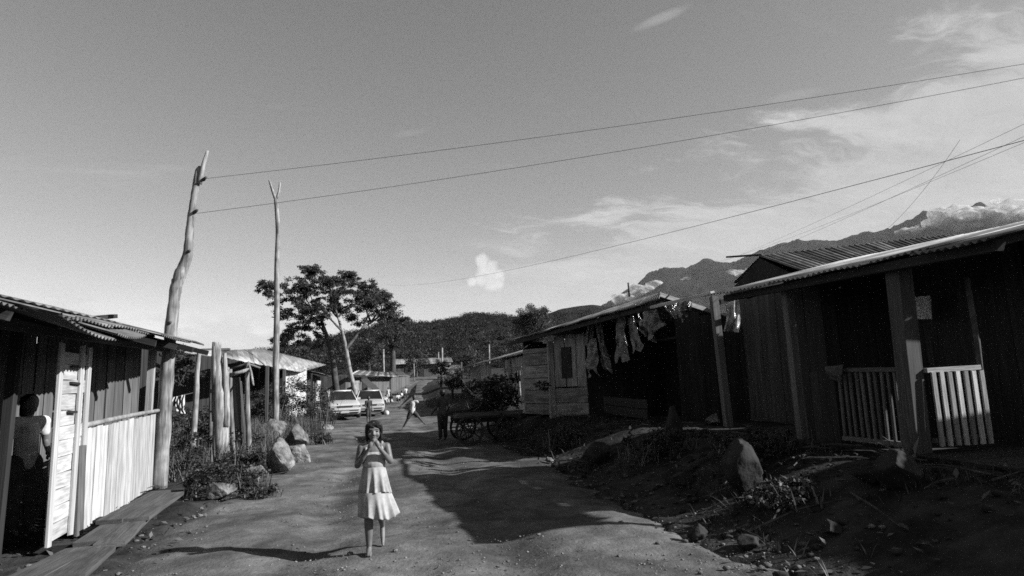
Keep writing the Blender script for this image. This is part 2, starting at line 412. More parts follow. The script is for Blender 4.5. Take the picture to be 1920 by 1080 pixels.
def rot_frame(d):
    d = V3(d).normalized(); return d.to_track_quat('Z', 'Y').to_matrix()

# ------------------------------------------------------------------ ground and road
def grid_axis(stops):
    out = []
    for (a, b, n) in stops: out += list(np.linspace(a, b, n, endpoint=False))
    out.append(stops[-1][1]); return np.array(out)
gx = grid_axis([(-9000, -900, 8), (-900, -80, 14), (-80, -14, 30), (-14, -4.5, 60), (-4.5, 6, 190), (6, 16, 50), (16, 90, 30), (90, 900, 14), (900, 9000, 8)])
gy = grid_axis([(-600, -20, 10), (-20, 3, 30), (3, 16, 210), (16, 40, 170), (40, 100, 90), (100, 400, 40), (400, 12000, 24)])
GX, GY = np.meshgrid(gx, gy)
def road_half(y): return 0.25*fbm(y*0.35, y*0+3.3, 5, 3)
def road_edges(y):
    s = n_shift(y)
    l = -2.45+s+0.30*fbm(y*0.45, y*0+1.7, 3, 4)+0.16*fbm(y*2.6, y*0+5.7, 6, 3)-0.5*sst(24, 30, y)*(1-sst(42, 60, y)); r = 3.0+s+0.35*fbm(y*0.5, y*0+8.2, 4, 4)+0.2*fbm(y*2.6, y*0+2.7, 7, 3)
    return l, r
el, er = road_edges(GY)
inroad = sst(0.0, 0.35, GX-el)*sst(0.0, 0.35, er-GX)
near = 1-sst(30, 60, GY)
gz = n_hgt(GX, GY)+(0.05*fbm(GX*0.8, GY*0.8, 11, 4)+0.022*fbm(GX*5, GY*5, 12, 3))*near*(1-inroad)-0.14*inroad
gz = gz+0.035*np.maximum(0, fbm(GX*3.1, GY*3.1, 31, 4))*near*(1-inroad)
nxg, nyg = len(gx), len(gy)
idx = np.arange(nxg*nyg).reshape(nyg, nxg)
F = np.stack([idx[:-1, :-1], idx[:-1, 1:], idx[1:, 1:], idx[1:, :-1]], -1).reshape(-1, 4)
M_ground = rough_mat('verge_soil', 0.016, 0.05, 2.4, rough=1.0, bumps=0.9, bscale=16, dist=0.03, spec=0.05)
M_road = rough_mat('packed_dirt', 0.085, 0.135, 1.3, rough=1.0, bumps=0.7, bscale=22, dist=0.02, spec=0.05)
nr = NT(M_road.node_tree); bs_ = [n_ for n_ in nr.n if n_.type == 'BSDF_PRINCIPLED'][0]; old = bs_.inputs['Base Color'].links[0].from_socket
tcr = nr.add('ShaderNodeTexCoord'); p1 = nr.noise(tcr.outputs['Object'], 0.55, 6, 0.65, 0.8); p2 = nr.noise(tcr.outputs['Object'], 3.2, 8, 0.72, 0.3); p3 = nr.noise(tcr.outputs['Object'], 38.0, 3, 0.6)
cc = nr.math('MULTIPLY', old, nr.ss(p1, 0.36, 0.62, 0.66, 1.2)); cc = nr.math('MULTIPLY', cc, nr.ss(p2, 0.36, 0.66, 0.72, 1.15)); cc = nr.math('MULTIPLY', cc, nr.ss(p3, 0.60, 0.72, 1.0, 1.45))
nr.l.new(cc, bs_.inputs['Base Color'])
structure(link('ground', np_mesh('ground', np.stack([GX, GY, gz], -1).reshape(-1, 3), F, True), None, None, M_ground))
ry = grid_axis([(-20, 3, 20), (3, 18, 260), (18, 45, 180), (45, 200, 150)]); rs = np.linspace(0, 1, 90)
RS, RY = np.meshgrid(rs, ry); rl, rr = road_edges(RY); RX = rl+(rr-rl)*RS
lat = RX-n_shift(RY); near_r = 1-sst(14, 30, RY)
rz = n_hgt(RX, RY)+0.03*fbm(RX*0.7, RY*0.5, 21, 3)*(1-sst(60, 90, RY))+0.030*fbm(RX*2.6, RY*2.6, 22, 5)*(1-sst(40, 60, RY))+0.010*np.maximum(0, fbm(RX*11, RY*11, 23, 3))*near_r
for c0 in (-0.75, 1.15): rz = rz-0.05*np.exp(-((lat-c0+0.12*fbm(RY*0.25, RY*0+c0, 9, 2))/0.28)**2)
rz = rz-0.05*(1-sst(0, 0.06, RS)*sst(0, 0.06, 1-RS))
idx = np.arange(RS.size).reshape(RS.shape)
F = np.stack([idx[:-1, :-1], idx[:-1, 1:], idx[1:, 1:], idx[1:, :-1]], -1).reshape(-1, 4)
structure(link('road', np_mesh('road', np.stack([RX, RY, rz], -1).reshape(-1, 3), F, True), None, None, M_road))

# ------------------------------------------------------------------ hills, mountain
M_forest = rough_mat('forest_cover', 0.012, 0.03, 0.05, rough=1.0, bumps=1.0, bscale=0.22, dist=4.0, spec=0.0)
M_mount = rough_mat('mountain_forest', 0.010, 0.028, 0.006, rough=1.0, bumps=1.0, bscale=0.02, dist=60.0, spec=0.0)
def ridge_hill(name, crest, back, front_drop, mat, seed, namp, nscale, rows=46, dens=90, gully=0.0):
    """a real ridge: crest points in plan and height, sloping down to both sides"""
    P = np.array(crest, float); s = np.linspace(0, len(P)-1, dens); ii = np.arange(len(P))
    cx, cy, cz = (np.interp(s, ii, P[:, k]) for k in range(3))
    k = np.ones(5)/5
    cz = np.convolve(np.pad(cz, 2, 'edge'), k, 'valid')*0.5+cz*0.5
    V = []
    t = np.linspace(-1, 1, rows)
    for tt in t:
        dist = np.hypot(cx, cy); ux, uy = cx/dist, cy/dist
        off = tt*(front_drop if tt < 0 else back)
        x = cx+ux*off; y = cy+uy*off
        prof = (1-abs(tt)**1.25)
        z = cz*prof-6*(1-prof)
        z = z+namp*fbm(x*nscale, y*nscale, seed, 5)*(prof*0+1)*np.clip(abs(tt)*4, 0.15, 1)
        V.append(np.stack([x, y, z], -1))
    V = np.concatenate(V)
    if gully:
        g_ = 1-np.abs(fbm(V[:, 0]*gully, V[:, 1]*gully, seed+5, 5)); V[:, 2] -= namp*1.6*(1-g_)*np.clip(V[:, 2]/300, 0, 1)
    idx = np.arange(rows*dens).reshape(rows, dens)
    F = np.stack([idx[:-1, :-1], idx[:-1, 1:], idx[1:, 1:], idx[1:, :-1]], -1).reshape(-1, 4)
    return structure(link(name, np_mesh(name, V, F, True), None, None, mat)), (cx, cy, cz)
crest1 = [(-102.1, 313.8, 13.7), (-63.01, 313.7, 19), (-41.85, 317.3, 22.74), (-21.94, 319.2, 27.68), (-1.132, 320, 32.17), (12.58, 329.8, 33.7), (30.18, 338.7, 34.57), (46.03, 347, 39.35), (63.88, 344.1, 38.47), (78.52, 341.1, 34.58), (98.76, 335.8, 31.9), (137.5, 321.9, 29.28), (207.5, 281.8, 24.79), (289.7, 196.3, 17.29)]
hill1, _ = ridge_hill('hill', crest1, 160, 230, M_forest, 41, 6.0, 0.05, dens=160)
crest2 = [(-18.07, 899.8, 65.33), (133.3, 890.1, 82.82), (209.6, 875.3, 89.37), (247.6, 865.3, 103.3), (292, 851.3, 108), (327.3, 838.4, 100.5), (381.5, 815.2, 87.9), (535, 723.8, 78.91), (746.7, 502.5, 64.06)]
hill2, _ = ridge_hill('hill', crest2, 400, 400, M_forest, 43, 9.0, 0.02, dens=120)
crest3 = [(1554.3, 4962.3, 493.8), (2044.0, 4781.4, 769.3), (2128.5, 4744.4, 852.4), (2249.0, 4688.5, 904.8), (2419.9, 4602.6, 906.3), (2568.8, 4521.2, 943.5), (2740.2, 4419.4, 888.5), (2879.8, 4329.8, 965.6), (2978.4, 4262.5, 990), (3120.4, 4159.7, 1027.0), (3222.0, 4081.5, 1005.2), (3332.1, 3992.1, 972.8), (3468.7, 3874.0, 1019.2), (3580.4, 3771.1, 1010.7), (3641.6, 3712.0, 1032.1), (3737.7, 3615.2, 1097.7), (3841.2, 3505.0, 1057.1), (3914.2, 3423.3, 1092.1), (3963.3, 3366.4, 1106.4), (4029.8, 3286.4, 1021.4), (4153.0, 3129.4, 880), (4351.4, 2847.0, 875.6), (4558.2, 2502.6, 692.3)]
mnt, _ = ridge_hill('mountain', crest3, 1800, 2600, M_mount, 47, 70.0, 0.0022, rows=110, dens=420, gully=0.0035)
# forest mass on the near hill: crowns too far off to be told apart
def lump_mesh(n_sub, seed, amp=0.3):
    bm = bmesh.new(); bmesh.ops.create_icosphere(bm, subdivisions=max(n_sub, 1), radius=1.0)
    V = np.array([v.co[:] for v in bm.verts]); F = np.array([[v.index for v in f.verts] for f in bm.faces]); bm.free()
    r = 1+amp*fbm(V[:, 0]*2.2+seed*3.1+V[:, 2]*1.3, V[:, 1]*2.2-seed*1.7+V[:, 2]*0.9, seed, 3)
    return V*r[:, None], F
LUMPS = [lump_mesh(2, s, 0.55) for s in range(6)]
M_cloud, nc_, bc_, oc_ = new_mat('cloud_vapour'); bc_.inputs['Base Color'].default_value = g4(0.62); bc_.inputs['Roughness'].default_value = 1.0; bc_.inputs['Specular IOR Level'].default_value = 0.0
tr_ = nc_.add('ShaderNodeBsdfTranslucent'); tr_.inputs[0].default_value = g4(0.62); m1_ = nc_.add('ShaderNodeMixShader'); m1_.inputs[0].default_value = 0.45
nc_.l.new(bc_.outputs[0], m1_.inputs[1]); nc_.l.new(tr_.outputs[0], m1_.inputs[2])
tp_ = nc_.add('ShaderNodeBsdfTransparent'); m2_ = nc_.add('ShaderNodeMixShader'); tcc_ = nc_.add('ShaderNodeTexCoord')
nc_.put(m2_.inputs[0], nc_.ss(nc_.noise(tcc_.outputs['Object'], 0.018, 6, 0.7), 0.32, 0.66, 0.10, 0.62)); nc_.l.new(tp_.outputs[0], m2_.inputs[1]); nc_.l.new(m1_.outputs[0], m2_.inputs[2]); nc_.l.new(m2_.outputs[0], oc_.inputs[0])
def cloud_bank(label, pts, rmin, rmax, n, spread):
    Vs = []; Fs = []; off = 0; P = [Vector(p) for p in pts]
    for i in range(n):
        k = random.random()*(len(P)-1); a = int(k); c = P[a].lerp(P[min(a+1, len(P)-1)], k-a)
        r_ = lerp(rmin, rmax, random.random()**2); c = c+Vector((random.gauss(0, 1)*spread*1.5, random.gauss(0, 1)*spread*2, random.gauss(0, 1)*spread*0.5))
        V, F = CL[random.randrange(len(CL))]; Vs.append(V*np.array([r_*1.4, r_*1.4, r_*0.8])+np.array(c)); Fs.append(F+off); off += len(V)
    return tag(link('cloud', np_mesh('cloud', np.concatenate(Vs), np.concatenate(Fs), True), None, None, M_cloud), label, 'cloud', 'cloud banks on the mountain')
CL = [lump_mesh(2, 60+q_, 0.6) for q_ in range(6)]
cloud_bank('white cloud bank lying across the foot of the mountain', [(1707.3, 4055.3, 561.9), (1907.7, 3964.9, 584.7), (2131.0, 3849.5, 624.8), (2310.2, 3744.7, 636), (2447.5, 3656.5, 591.8)], 10, 48, 420, 34)
cloud_bank('white cloud heaped over the right shoulder of the mountain', [(3313.8, 3044.5, 828.7), (3371.7, 2980.2, 855.3), (3435.8, 2906.1, 826.9), (3509.1, 2817.1, 773.2), (3592.8, 2709.6, 746.8)], 12, 55, 420, 48)
cloud_bank('small cloud scrap on the mountain side above the gable', [(3147.1, 3216.5, 839.7), (3191.2, 3172.7, 842.9)], 6, 16, 40, 10)
dg = bpy.context.evaluated_depsgraph_get()
def surf_spots(o, n, zmin=-5):
    me = o.data; V = np.empty(len(me.vertices)*3, np.float32); me.vertices.foreach_get('co', V); V = V.reshape(-1, 3)
    nf = len(me.polygons); pick = RNG.integers(0, nf, n*3); out = []
    L_ = np.empty(nf*4, np.int32); me.loops.foreach_get('vertex_index', L_); L_ = L_.reshape(-1, 4)
    for f in pick:
        q = V[L_[f]]; u, v = RNG.random(2); p = (q[0]*(1-u)+q[1]*u)*(1-v)+(q[3]*(1-u)+q[2]*u)*v
        if p[2] > zmin: out.append(p)
        if len(out) >= n: break
    return out
M_crown = leaf_mat('far_crowns', 0.016, 0.028, 0.4)

# ------------------------------------------------------------------ foliage helpers
def leaf_cloud(centers, radii, per, size, flat=0.6, droop=0.0, elong=2.0, up=0.3):
    """many small folded leaves spread through clumps; returns V, F (two quads per leaf)"""
    C_ = np.repeat(np.asarray(centers, float), per, 0); Rr = np.repeat(np.asarray(radii, float), per, 0); n = len(C_)
    d = RNG.normal(size=(n, 3)); d /= np.linalg.norm(d, axis=1)[:, None]
    rad = RNG.random(n)**0.45
    p = C_+d*(Rr*rad)[:, None]*np.array([1, 1, flat])
    ax = RNG.normal(size=(n, 3)); ax[:, 2] = ax[:, 2]*0.5-droop; ax /= np.linalg.norm(ax, axis=1)[:, None]
    nr = RNG.normal(size=(n, 3)); nr[:, 2] += up*3; b = np.cross(nr, ax); b /= np.linalg.norm(b, axis=1)[:, None]+1e-9
    nn = np.cross(ax, b)
    L_ = size*RNG.uniform(0.6, 1.3, n)[:, None]; Wd = L_/elong
    v0 = p; v1 = p+ax*L_*0.5+b*Wd*0.5+nn*Wd*0.15; v2 = p+ax*L_; v3 = p+ax*L_*0.5-b*Wd*0.5+nn*Wd*0.15
    V = np.stack([v0, v1, v2, v3], 1).reshape(-1, 3)
    F = np.arange(n*4).reshape(-1, 4)
    return V, F
def blades(bases, h, wd, lean=0.5, curve=0.4):
    B = np.asarray(bases, float); n = len(B); a = RNG.random(n)*6.283; hh = h*RNG.uniform(0.45, 1.2, n); w2 = wd*RNG.uniform(0.6, 1.3, n)
    le = lean*RNG.random(n); dx, dy = np.cos(a), np.sin(a); sx_, sy_ = -dy, dx
    rows = []
    for t, ww in ((0, 1), (0.5, 0.85), (1, 0.05)):
        off = (le*t+curve*t*t*le)*hh; z = hh*t*(1-0.25*t*le)
        cx = B[:, 0]+dx*off; cy = B[:, 1]+dy*off; cz = B[:, 2]+z
        rows.append(np.stack([cx-sx_*w2*ww/2, cy-sy_*w2*ww/2, cz], -1)); rows.append(np.stack([cx+sx_*w2*ww/2, cy+sy_*w2*ww/2, cz], -1))
    V = np.stack(rows, 1).reshape(-1, 3); k = np.arange(n)[:, None]*6
    F = np.concatenate([k+np.array([0, 1, 3, 2]), k+np.array([2, 3, 5, 4])], 0)
    return V, F
fs = surf_spots(hill1, 4600, 0.0); fs2 = [(p[0], p[1], p[2]+RNG.uniform(-0.6, 0.9)) for p in fs]
V, F = leaf_cloud(fs2, RNG.uniform(1.2, 3.0, len(fs2)), 100, 0.5, flat=0.75, elong=1.3)
stuff(link('hill_forest', np_mesh('hill_forest', V, F), None, None, M_crown), 'dark wooded cover on the hill behind the street', 'forest')
def bush(name, label, cat, c, rx, ry, h, n_cl, per, size, mat, group=None, stems=7, bl=0):
    c = V3(c); t = thing(name, label, cat, c, group)
    cen = []; rad = []
    for i in range(n_cl):
        a = random.uniform(0, 6.283); r = random.random()**0.6
        z = h*(0.12+0.8*random.random()*(1-0.45*r*r))
        cen.append((c.x+math.cos(a)*r*rx, c.y+math.sin(a)*r*ry, c.z+z)); rad.append(random.uniform(0.14, 0.34)*min(rx, h))
    V, F = leaf_cloud(cen, rad, per, size, flat=0.8)
    link('foliage', np_mesh('foliage', V-np.array(c), F), t, Matrix.Translation(c), mat)
    for i in range(stems):
        q = random.choice(cen); m = (c+V3(q))/2+Vector((random.uniform(-.1, .1), random.uniform(-.1, .1), 0))
        b = c+Vector((random.uniform(-.3, .3)*rx, random.uniform(-.3, .3)*ry, -0.05))
        tube('stem', [b, m, q], [0.014, 0.01, 0.005], M_bark_dark, t, 5)
    if bl:
        bs = [(c.x+random.uniform(-rx, rx), c.y+random.uniform(-ry, ry), hgt(c.x, c.y)-0.02) for _ in range(bl)]
        V, F = blades(bs, h*0.8, 0.02); link('blade_tuft', np_mesh('blade_tuft', V-np.array(c), F), t, Matrix.Translation(c), M_weed)['kind'] = 'stuff'
    return t
def gpt(x, y, dz=0.0): return (x, y, hgt(x, y)+dz)

# ------------------------------------------------------------------ rocks
def rock(label, base, sx_, sy_, sz_, rotz=0, seed=0, mat=None, tilt=(0, 0), group=None, cut=0.75, sink=0.12, taper=0.0):
    bm = bmesh.new(); bmesh.ops.create_icosphere(bm, subdivisions=4, radius=1.0)
    V = np.array([v.co[:] for v in bm.verts]); F = np.array([[v.index for v in f.verts] for f in bm.faces]); bm.free()
    r = random.Random(seed)
    for _ in range(17):                                                        # flatten against random planes: broken faces
        d = np.array([r.gauss(0, 1), r.gauss(0, 1), r.gauss(0, 1)]); d /= np.linalg.norm(d); k = r.uniform(cut-0.18, cut+0.10)
        s = V@d; over = np.maximum(0, s-k); V = V-np.outer(over, d)
    nr = fbm(V[:, 0]*3+V[:, 2]*2.1+seed, V[:, 1]*3-V[:, 2]*1.7+seed*2.3, seed, 4); V = V*(1+0.09*nr)[:, None]; V[:, :2] *= (1-taper*V[:, 2:3])
    nr = np.abs(fbm(V[:, 0]*5+V[:, 2]*4.1+seed, V[:, 1]*5-V[:, 2]*3.7+seed*2.3, seed+9, 5, 0.65)); V = V*(1-0.16*np.maximum(0, 0.22-nr))[:, None]; nr = fbm(V[:, 0]*16+V[:, 2]*9.1, V[:, 1]*16-V[:, 2]*8.7, seed+19, 3, 0.7); V = V*(1+0.035*nr)[:, None]
    M = Matrix.Rotation(rotz, 3, 'Z')@Matrix.Rotation(tilt[0], 3, 'X')@Matrix.Rotation(tilt[1], 3, 'Y')
    V = (V*np.array([sx_, sy_, sz_]))@np.array(M).T
    V[:, 2] -= V[:, 2].min()+sink*sz_
    me = np_mesh('boulder', V, F, cut > 0.85); me.materials.append(mat or M_rock)
    return tag(link('boulder', me, None, Matrix.Translation(base)), label, 'rock', group)

# ================================================================== left: nearest shack
def rail_pt(p, dz=0): return (p[0], p[1], p[2]+dz)
sh = thing('plank_shack', 'pale board shack with drooping tin eave at the left edge', 'shack', (-3.9, 7.6, 0.0))
# half wall of upright pale boards with a rail on top
ra, rb = (-3.36, 7.937, 1.185), (-3.74, 11.39, 1.245)
vwall(sh, (-3.36, ra[1]), (-3.75, rb[1]), 0.02, ra[2]-0.04, rb[2]-0.04, M_wall_pale, wd=0.24, jt=0.02, lean=0.012, gap=0.014, th=0.03)
tube('rail', [Vector(ra)+Vector((0.02, -0.05, 0)), (Vector(ra)+Vector(rb))/2+Vector((0.03, 0, 0.012)), Vector(rb)+Vector((0.02, 0.15, 0))], [0.032, 0.03, 0.03], M_post_pale, sh, 8, sub=4)
board('plank', (-3.28, ra[1]-0.09, 0.03), (-3.30, ra[1]-0.10, 0.98), (0, 1, 0), 0.16, 0.025, M_wood_mid, sh)
# clapboard panel beside the doorway
pA, pB = (-3.27, 7.12), (-3.335, ra[1]-0.06)
hwall(sh, pA, pB, 0.10, 1.98, M_wall_pale, wd=0.155, gap=0.004, je=0.0)
for p in (pA, pB, (lerp(pA[0], pB[0], 0.72), lerp(pA[1], pB[1], 0.72))):
    board('batten', (p[0]+0.032, p[1], 0.08), (p[0]+0.032, p[1]+random.uniform(-0.01, 0.01), 2.06), (0, 1, 0), 0.085, 0.022, M_wall_pale, sh)
for z, l in ((1.83, 0.20), (1.66, 0.22), (1.36, 0.2)):
    board('slat', (-3.262, 7.40, z), (-3.28, 7.40+l, z-0.01), (0, 0, 1), 0.025, 0.03, M_wood_dark, sh)  # added dark strips, painting in the shaded gaps between boards
# upper wall standing back behind the half wall
vwall(sh, (-4.72, 7.95), (-4.02, rb[1]+0.05), 0.0, 2.62, 2.40, M_wood_mid, wd=0.22, jt=0.06, gap=0.014)
vwall(sh, (-4.02, rb[1]+0.08), (-6.3, rb[1]+0.12), 0.0, 2.5, 2.3, M_wood, wd=0.22, jt=0.05, gap=0.004)
# doorway: back and side of the dark room
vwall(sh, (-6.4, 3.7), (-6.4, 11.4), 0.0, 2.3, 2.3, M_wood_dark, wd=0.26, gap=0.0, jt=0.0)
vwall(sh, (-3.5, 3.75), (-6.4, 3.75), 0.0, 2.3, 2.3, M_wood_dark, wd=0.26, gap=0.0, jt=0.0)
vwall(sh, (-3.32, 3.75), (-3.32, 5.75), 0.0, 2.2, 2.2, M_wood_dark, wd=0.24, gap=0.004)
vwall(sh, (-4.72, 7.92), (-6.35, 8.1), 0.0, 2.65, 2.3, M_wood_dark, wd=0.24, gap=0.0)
post('post', (-4.1, 6.9, 0), (-4.1, 6.95, 2.5), 0.13, 0.12, M_wood_dark, sh)
post('post', (-3.62, 6.98, 0), (-3.60, 7.02, 2.3), 0.08, 0.08, M_wood_dark, sh)
post('post', (-3.86, rb[1]+0.02, 0), (-3.84, rb[1]+0.04, 2.42), 0.10, 0.10, M_post_pale, sh)
board('beam', (-3.30, 3.7, 2.16), (-3.62, rb[1]+0.3, 2.26), (0, 0, 1), 0.11, 0.07, M_wood, sh)
for y in np.arange(4.1, 11.6, 0.83):
    board('rafter', (-3.02, y, 2.18), (-4.8, y+random.uniform(-.05, .05), 2.70), (0, 0, 1), 0.08, 0.05, M_wood_dark, sh)
for x, z in ((-3.9, 2.46), (-4.7, 2.68)):
    board('purlin', (x, 3.7, z), (x, 11.6, z+0.04), (0, 0, 1), 0.05, 0.06, M_wood_dark, sh)
roof(sh, (-3.02, 3.6, 2.26), (-3.12, 11.75, 2.34), (-4.85, 11.75, 2.84), (-4.85, 3.6, 2.77), [M_tin, M_tin_rust, M_tin], rag=0.10)
roof(sh, (-6.7, 3.6, 2.2), (-6.7, 11.75, 2.25), (-4.83, 11.75, 2.82), (-4.83, 3.6, 2.75), [M_tin_rust], rag=0.05)
sheet(sh, (-2.66, 5.75, 2.16), (-2.72, 7.05, 2.06), (-4.4, 7.05, 2.66), (-4.4, 5.75, 2.65), M_tin, lift=0.03, sag=0.05)
sheet(sh, (-2.70, 6.98, 2.09), (-2.86, 8.25, 2.20), (-4.5, 8.2, 2.70), (-4.5, 6.98, 2.69), M_tin_rust, lift=0.035, sag=0.04)
sheet(sh, (-3.35, 4.2, 2.37), (-3.45, 9.0, 2.43), (-4.2, 9.0, 2.63), (-4.2, 4.2, 2.59), M_tin, lift=0.04, pitch=0.2, amp=0.01)
board('batten', (-4.3, 8.664, 2.526), (-3.75, 9.844, 2.502), (1, 0, 0.3), 0.07, 0.05, M_wood_mid, sh)
tag(board('board', (-4.8, 11.6, 2.823), (-4.8, 12.3, 2.928), (0, 0, 1), 0.07, 0.12, M_wood_dark, None), 'short dark board lying on top of the left shack roof', 'board')
# plank walkway along its foot
for k, (a, b, wd, z) in enumerate([((-2.839, 6.998, 0.1), (-2.953, 8.204, 0.12), 0.26, 0), ((-2.604, 6.872, 0.1), (-2.807, 8.138, 0.11), 0.27, 0), ((-2.96, 7.775, 0.16), (-3.187, 10.1, 0.12), 0.25, 0), ((-2.721, 7.845, 0.15), (-2.957, 9.882, 0.11), 0.26, 0), ((-2.825, 5.84, 0.09), (-2.812, 6.827, 0.09), 0.30, 0), ((-2.529, 5.848, 0.08), (-2.652, 6.731, 0.09), 0.30, 0)]):
    lab = ['inner walkway plank against the foot of the pale half wall', 'outer walkway plank in the middle of the plank path', 'far inner walkway plank running to the leaning pole', 'far outer walkway plank with its end on the stones', 'nearest inner walkway plank before the dark doorway', 'nearest outer walkway plank at the bottom left corner'][k]
    tag(board('walkway_plank', a, b, (1, 0, 0), wd, 0.045, M_walk, None), lab, 'plank', 'planks of the walkway')
for p in ((-3.064, 8.5, 0.04), (-2.918, 7.196, 0.03), (-3.227, 10.4, 0.03)):
    tag(board('sleeper', (p[0]-0.3, p[1], p[2]), (p[0]+0.32, p[1]+0.02, p[2]), (0, 1, 0), 0.12, 0.10, M_wood_dark, None), 'short dark timber lying under the walkway planks', 'timber', 'timbers under the walkway')

# ================================================================== poles and wires
pole1_pts = [(-3.677, 11.5, -0.034), (-3.649, 11.5, 0.975), (-3.626, 11.5, 1.944), (-3.596, 11.5, 2.62), (-3.556, 11.5, 3.264), (-3.491, 11.5, 3.544), (-3.393, 11.5, 3.874), (-3.363, 11.5, 4.448), (-3.321, 11.5, 4.934), (-3.276, 11.5, 5.378), (-3.237, 11.5, 5.508)]
t = thing('power_pole', 'tall crooked bare trunk used as a power pole beside the left shack', 'pole', pole1_pts[0], 'power poles')
tube('trunk', pole1_pts, [0.125, 0.118, 0.102, 0.095, 0.09, 0.1, 0.08, 0.064, 0.058, 0.056, 0.026], M_bark, t, 16, rough=0.09, sub=6)
tube('splinter', [(-3.234, 11.47, 5.172), (-3.186, 11.45, 5.462), (-3.132, 11.5, 5.801)], [0.045, 0.04, 0.024], M_bark, t, 8, rough=0.1, sub=3)
for (u, p) in ((0, (-3.24, 11.4, 4.673)), (1, (-3.122, 11.4, 5.269)), (2, (-3.573, 11.36, 2.706)), (3, (-3.333, 11.4, 3.948))):
    tube('knot', [Vector(p)+Vector((-0.05, 0.06, -0.02)), Vector(p)+Vector((0.02, -0.03, 0.0))], [0.035, 0.02], M_bark_dark, t, 7)
pole2_pts = [(-3.453, 21.2, 0.371), (-3.486, 21.2, 2.048), (-3.487, 21.2, 3.767), (-3.521, 21.2, 5.53), (-3.512, 21.2, 6.792), (-3.599, 21.2, 7.854)]
t = thing('power_pole', 'slender straight bare pole with a forked top behind the boulders', 'pole', pole2_pts[0], 'power poles')
tube('trunk', pole2_pts, [0.105, 0.10, 0.09, 0.08, 0.07, 0.065], M_bark, t, 10, rough=0.04, sub=4)
tube('fork', [(-3.599, 21.2, 7.817), (-3.706, 21.2, 8.11), (-3.815, 21.2, 8.478)], [0.055, 0.045, 0.032], M_bark, t, 7, sub=2)
tube('fork', [(-3.582, 21.2, 7.817), (-3.502, 21.2, 8.078), (-3.475, 21.2, 8.413)], [0.05, 0.04, 0.03], M_bark, t, 7, sub=2)
def wire(label, A, B, sag, r=0.009, ext=0.0, n=26):
    A = V3(A); B = V3(B); B = A+(B-A)*(1+ext)
    pts = [A.lerp(B, i/n)-Vector((0, 0, sag*4*(i/n)*(1-i/n))) for i in range(n+1)]
    return tag(tube('power_wire', pts, [r]*(n+1), M_wire, None, 5), label, 'wire', 'overhead wires')
wire('upper overhead wire leaving the top of the crooked pole', (-3.144, 11.45, 5.266), (9.5, 7.199, 6.251), 0.24, 0.0038, 0.60)
wire('lower overhead wire leaving the knot of the crooked pole', (-3.235, 11.42, 4.621), (9.5, 7.225, 6.089), 0.30, 0.0038, 0.60)
wire('long overhead wire rising from behind the tree to the right', (0.074, 75, 13.56), (9.3, 7.22, 5.079), 0.9, 0.006, 0.1)
wire('thin overhead wire above the gabled roof, upper one of three', (19.26, 34, 7.989), (9.6, 7.458, 5.162), 0.15, 0.003, 0.1)
wire('thin overhead wire above the gabled roof, middle one of three', (18.84, 36, 7.506), (9.7, 7.561, 5.043), 0.25, 0.003, 0.1)
wire('thin overhead wire above the gabled roof, lowest of three', (20.8, 36, 8.651), (9.8, 7.656, 4.971), 0.2, 0.003, 0.1)
wire('slack thin cable dropping steeply towards the mountain ridge', (11.5, 12.11, 4.729), (10.4, 9.062, 5.619), 0.10, 0.003, 0.0)
for (a, b, r, lab) in (((-0.244, 62, 2.775), (-0.283, 62, 5.097), 0.10, 'thin pale pole above the far left roofs'), ((6.081, 70, 3.321), (6.124, 70, 5.576), 0.12, 'short pale pole by the dark round tree at the street end'), ((8.482, 52, 3.622), (8.515, 52, 4.699), 0.07, 'pale stake rising behind the far right roof'), ((3.861, 90, 2.088), (3.817, 90, 4.569), 0.09, 'faint far pole at the end of the street'), ((5.828, 72, 3.386), (5.861, 72, 5.213), 0.08, 'thinner pale pole left of the round dark tree')):
    a = (a[0], a[1], hgt(a[0], a[1])-0.2); t = thing('pole', lab, 'pole', a, 'far poles')
    tube('shaft', [a, b], [r, r*0.8], M_bark, t, 7)

# ================================================================== left yard: stakes, gate, laundry
def stake(label, u, r, mat=M_bark, group='stakes of the yard fence'):
    t = thing('stake', label, 'stake', u[0], group); tube('shaft', u, r, mat, t, 9, rough=0.07, sub=3); return t
t = thing('split_trunk_post', 'thick split trunk set upright in the left yard', 'post', (-3.345, 14, 0.539), 'stakes of the yard fence')
tube('trunk', [(-3.313, 14, 0.185), (-3.388, 14, 1.241), (-3.44, 14, 1.899), (-3.481, 14, 2.544)], [0.157, 0.139, 0.121, 0.073], M_bark, t, 9, rough=0.2, sub=3)
tube('splinter', [(-3.239, 13.95, 0.805), (-3.276, 13.95, 1.673), (-3.316, 13.95, 2.314)], [0.079, 0.066, 0.036], M_bark, t, 7, rough=0.2, sub=3)
tube('splinter', [(-3.457, 13.95, 0.922), (-3.499, 13.95, 1.9), (-3.531, 13.95, 2.553)], [0.073, 0.061, 0.030], M_bark, t, 7, rough=0.2, sub=3)
stake('thin crooked stake left of the split trunk', [(-3.661, 13.2, 0.371), (-3.625, 13.2, 1.458), (-3.629, 13.2, 1.838), (-3.6, 13.2, 2.356)], [0.063, 0.052, 0.044, 0.041])
stake('thin dark stick close behind the split trunk', [(-3.641, 14.4, 0.249), (-3.661, 14.4, 1.465), (-3.669, 14.4, 2.028)], [0.044, 0.037, 0.033], M_bark_tree)
g = thing('stick_gate', 'rough gate frame of tied sticks beside the split trunk', 'gate', (-3.08, 14.5, 0.45))
tube('post', [(-3.199, 14.5, 0.147), (-3.284, 14.5, 1.222), (-3.318, 14.5, 1.997)], [0.052, 0.044, 0.037], M_bark, g, 8, rough=0.08, sub=3)
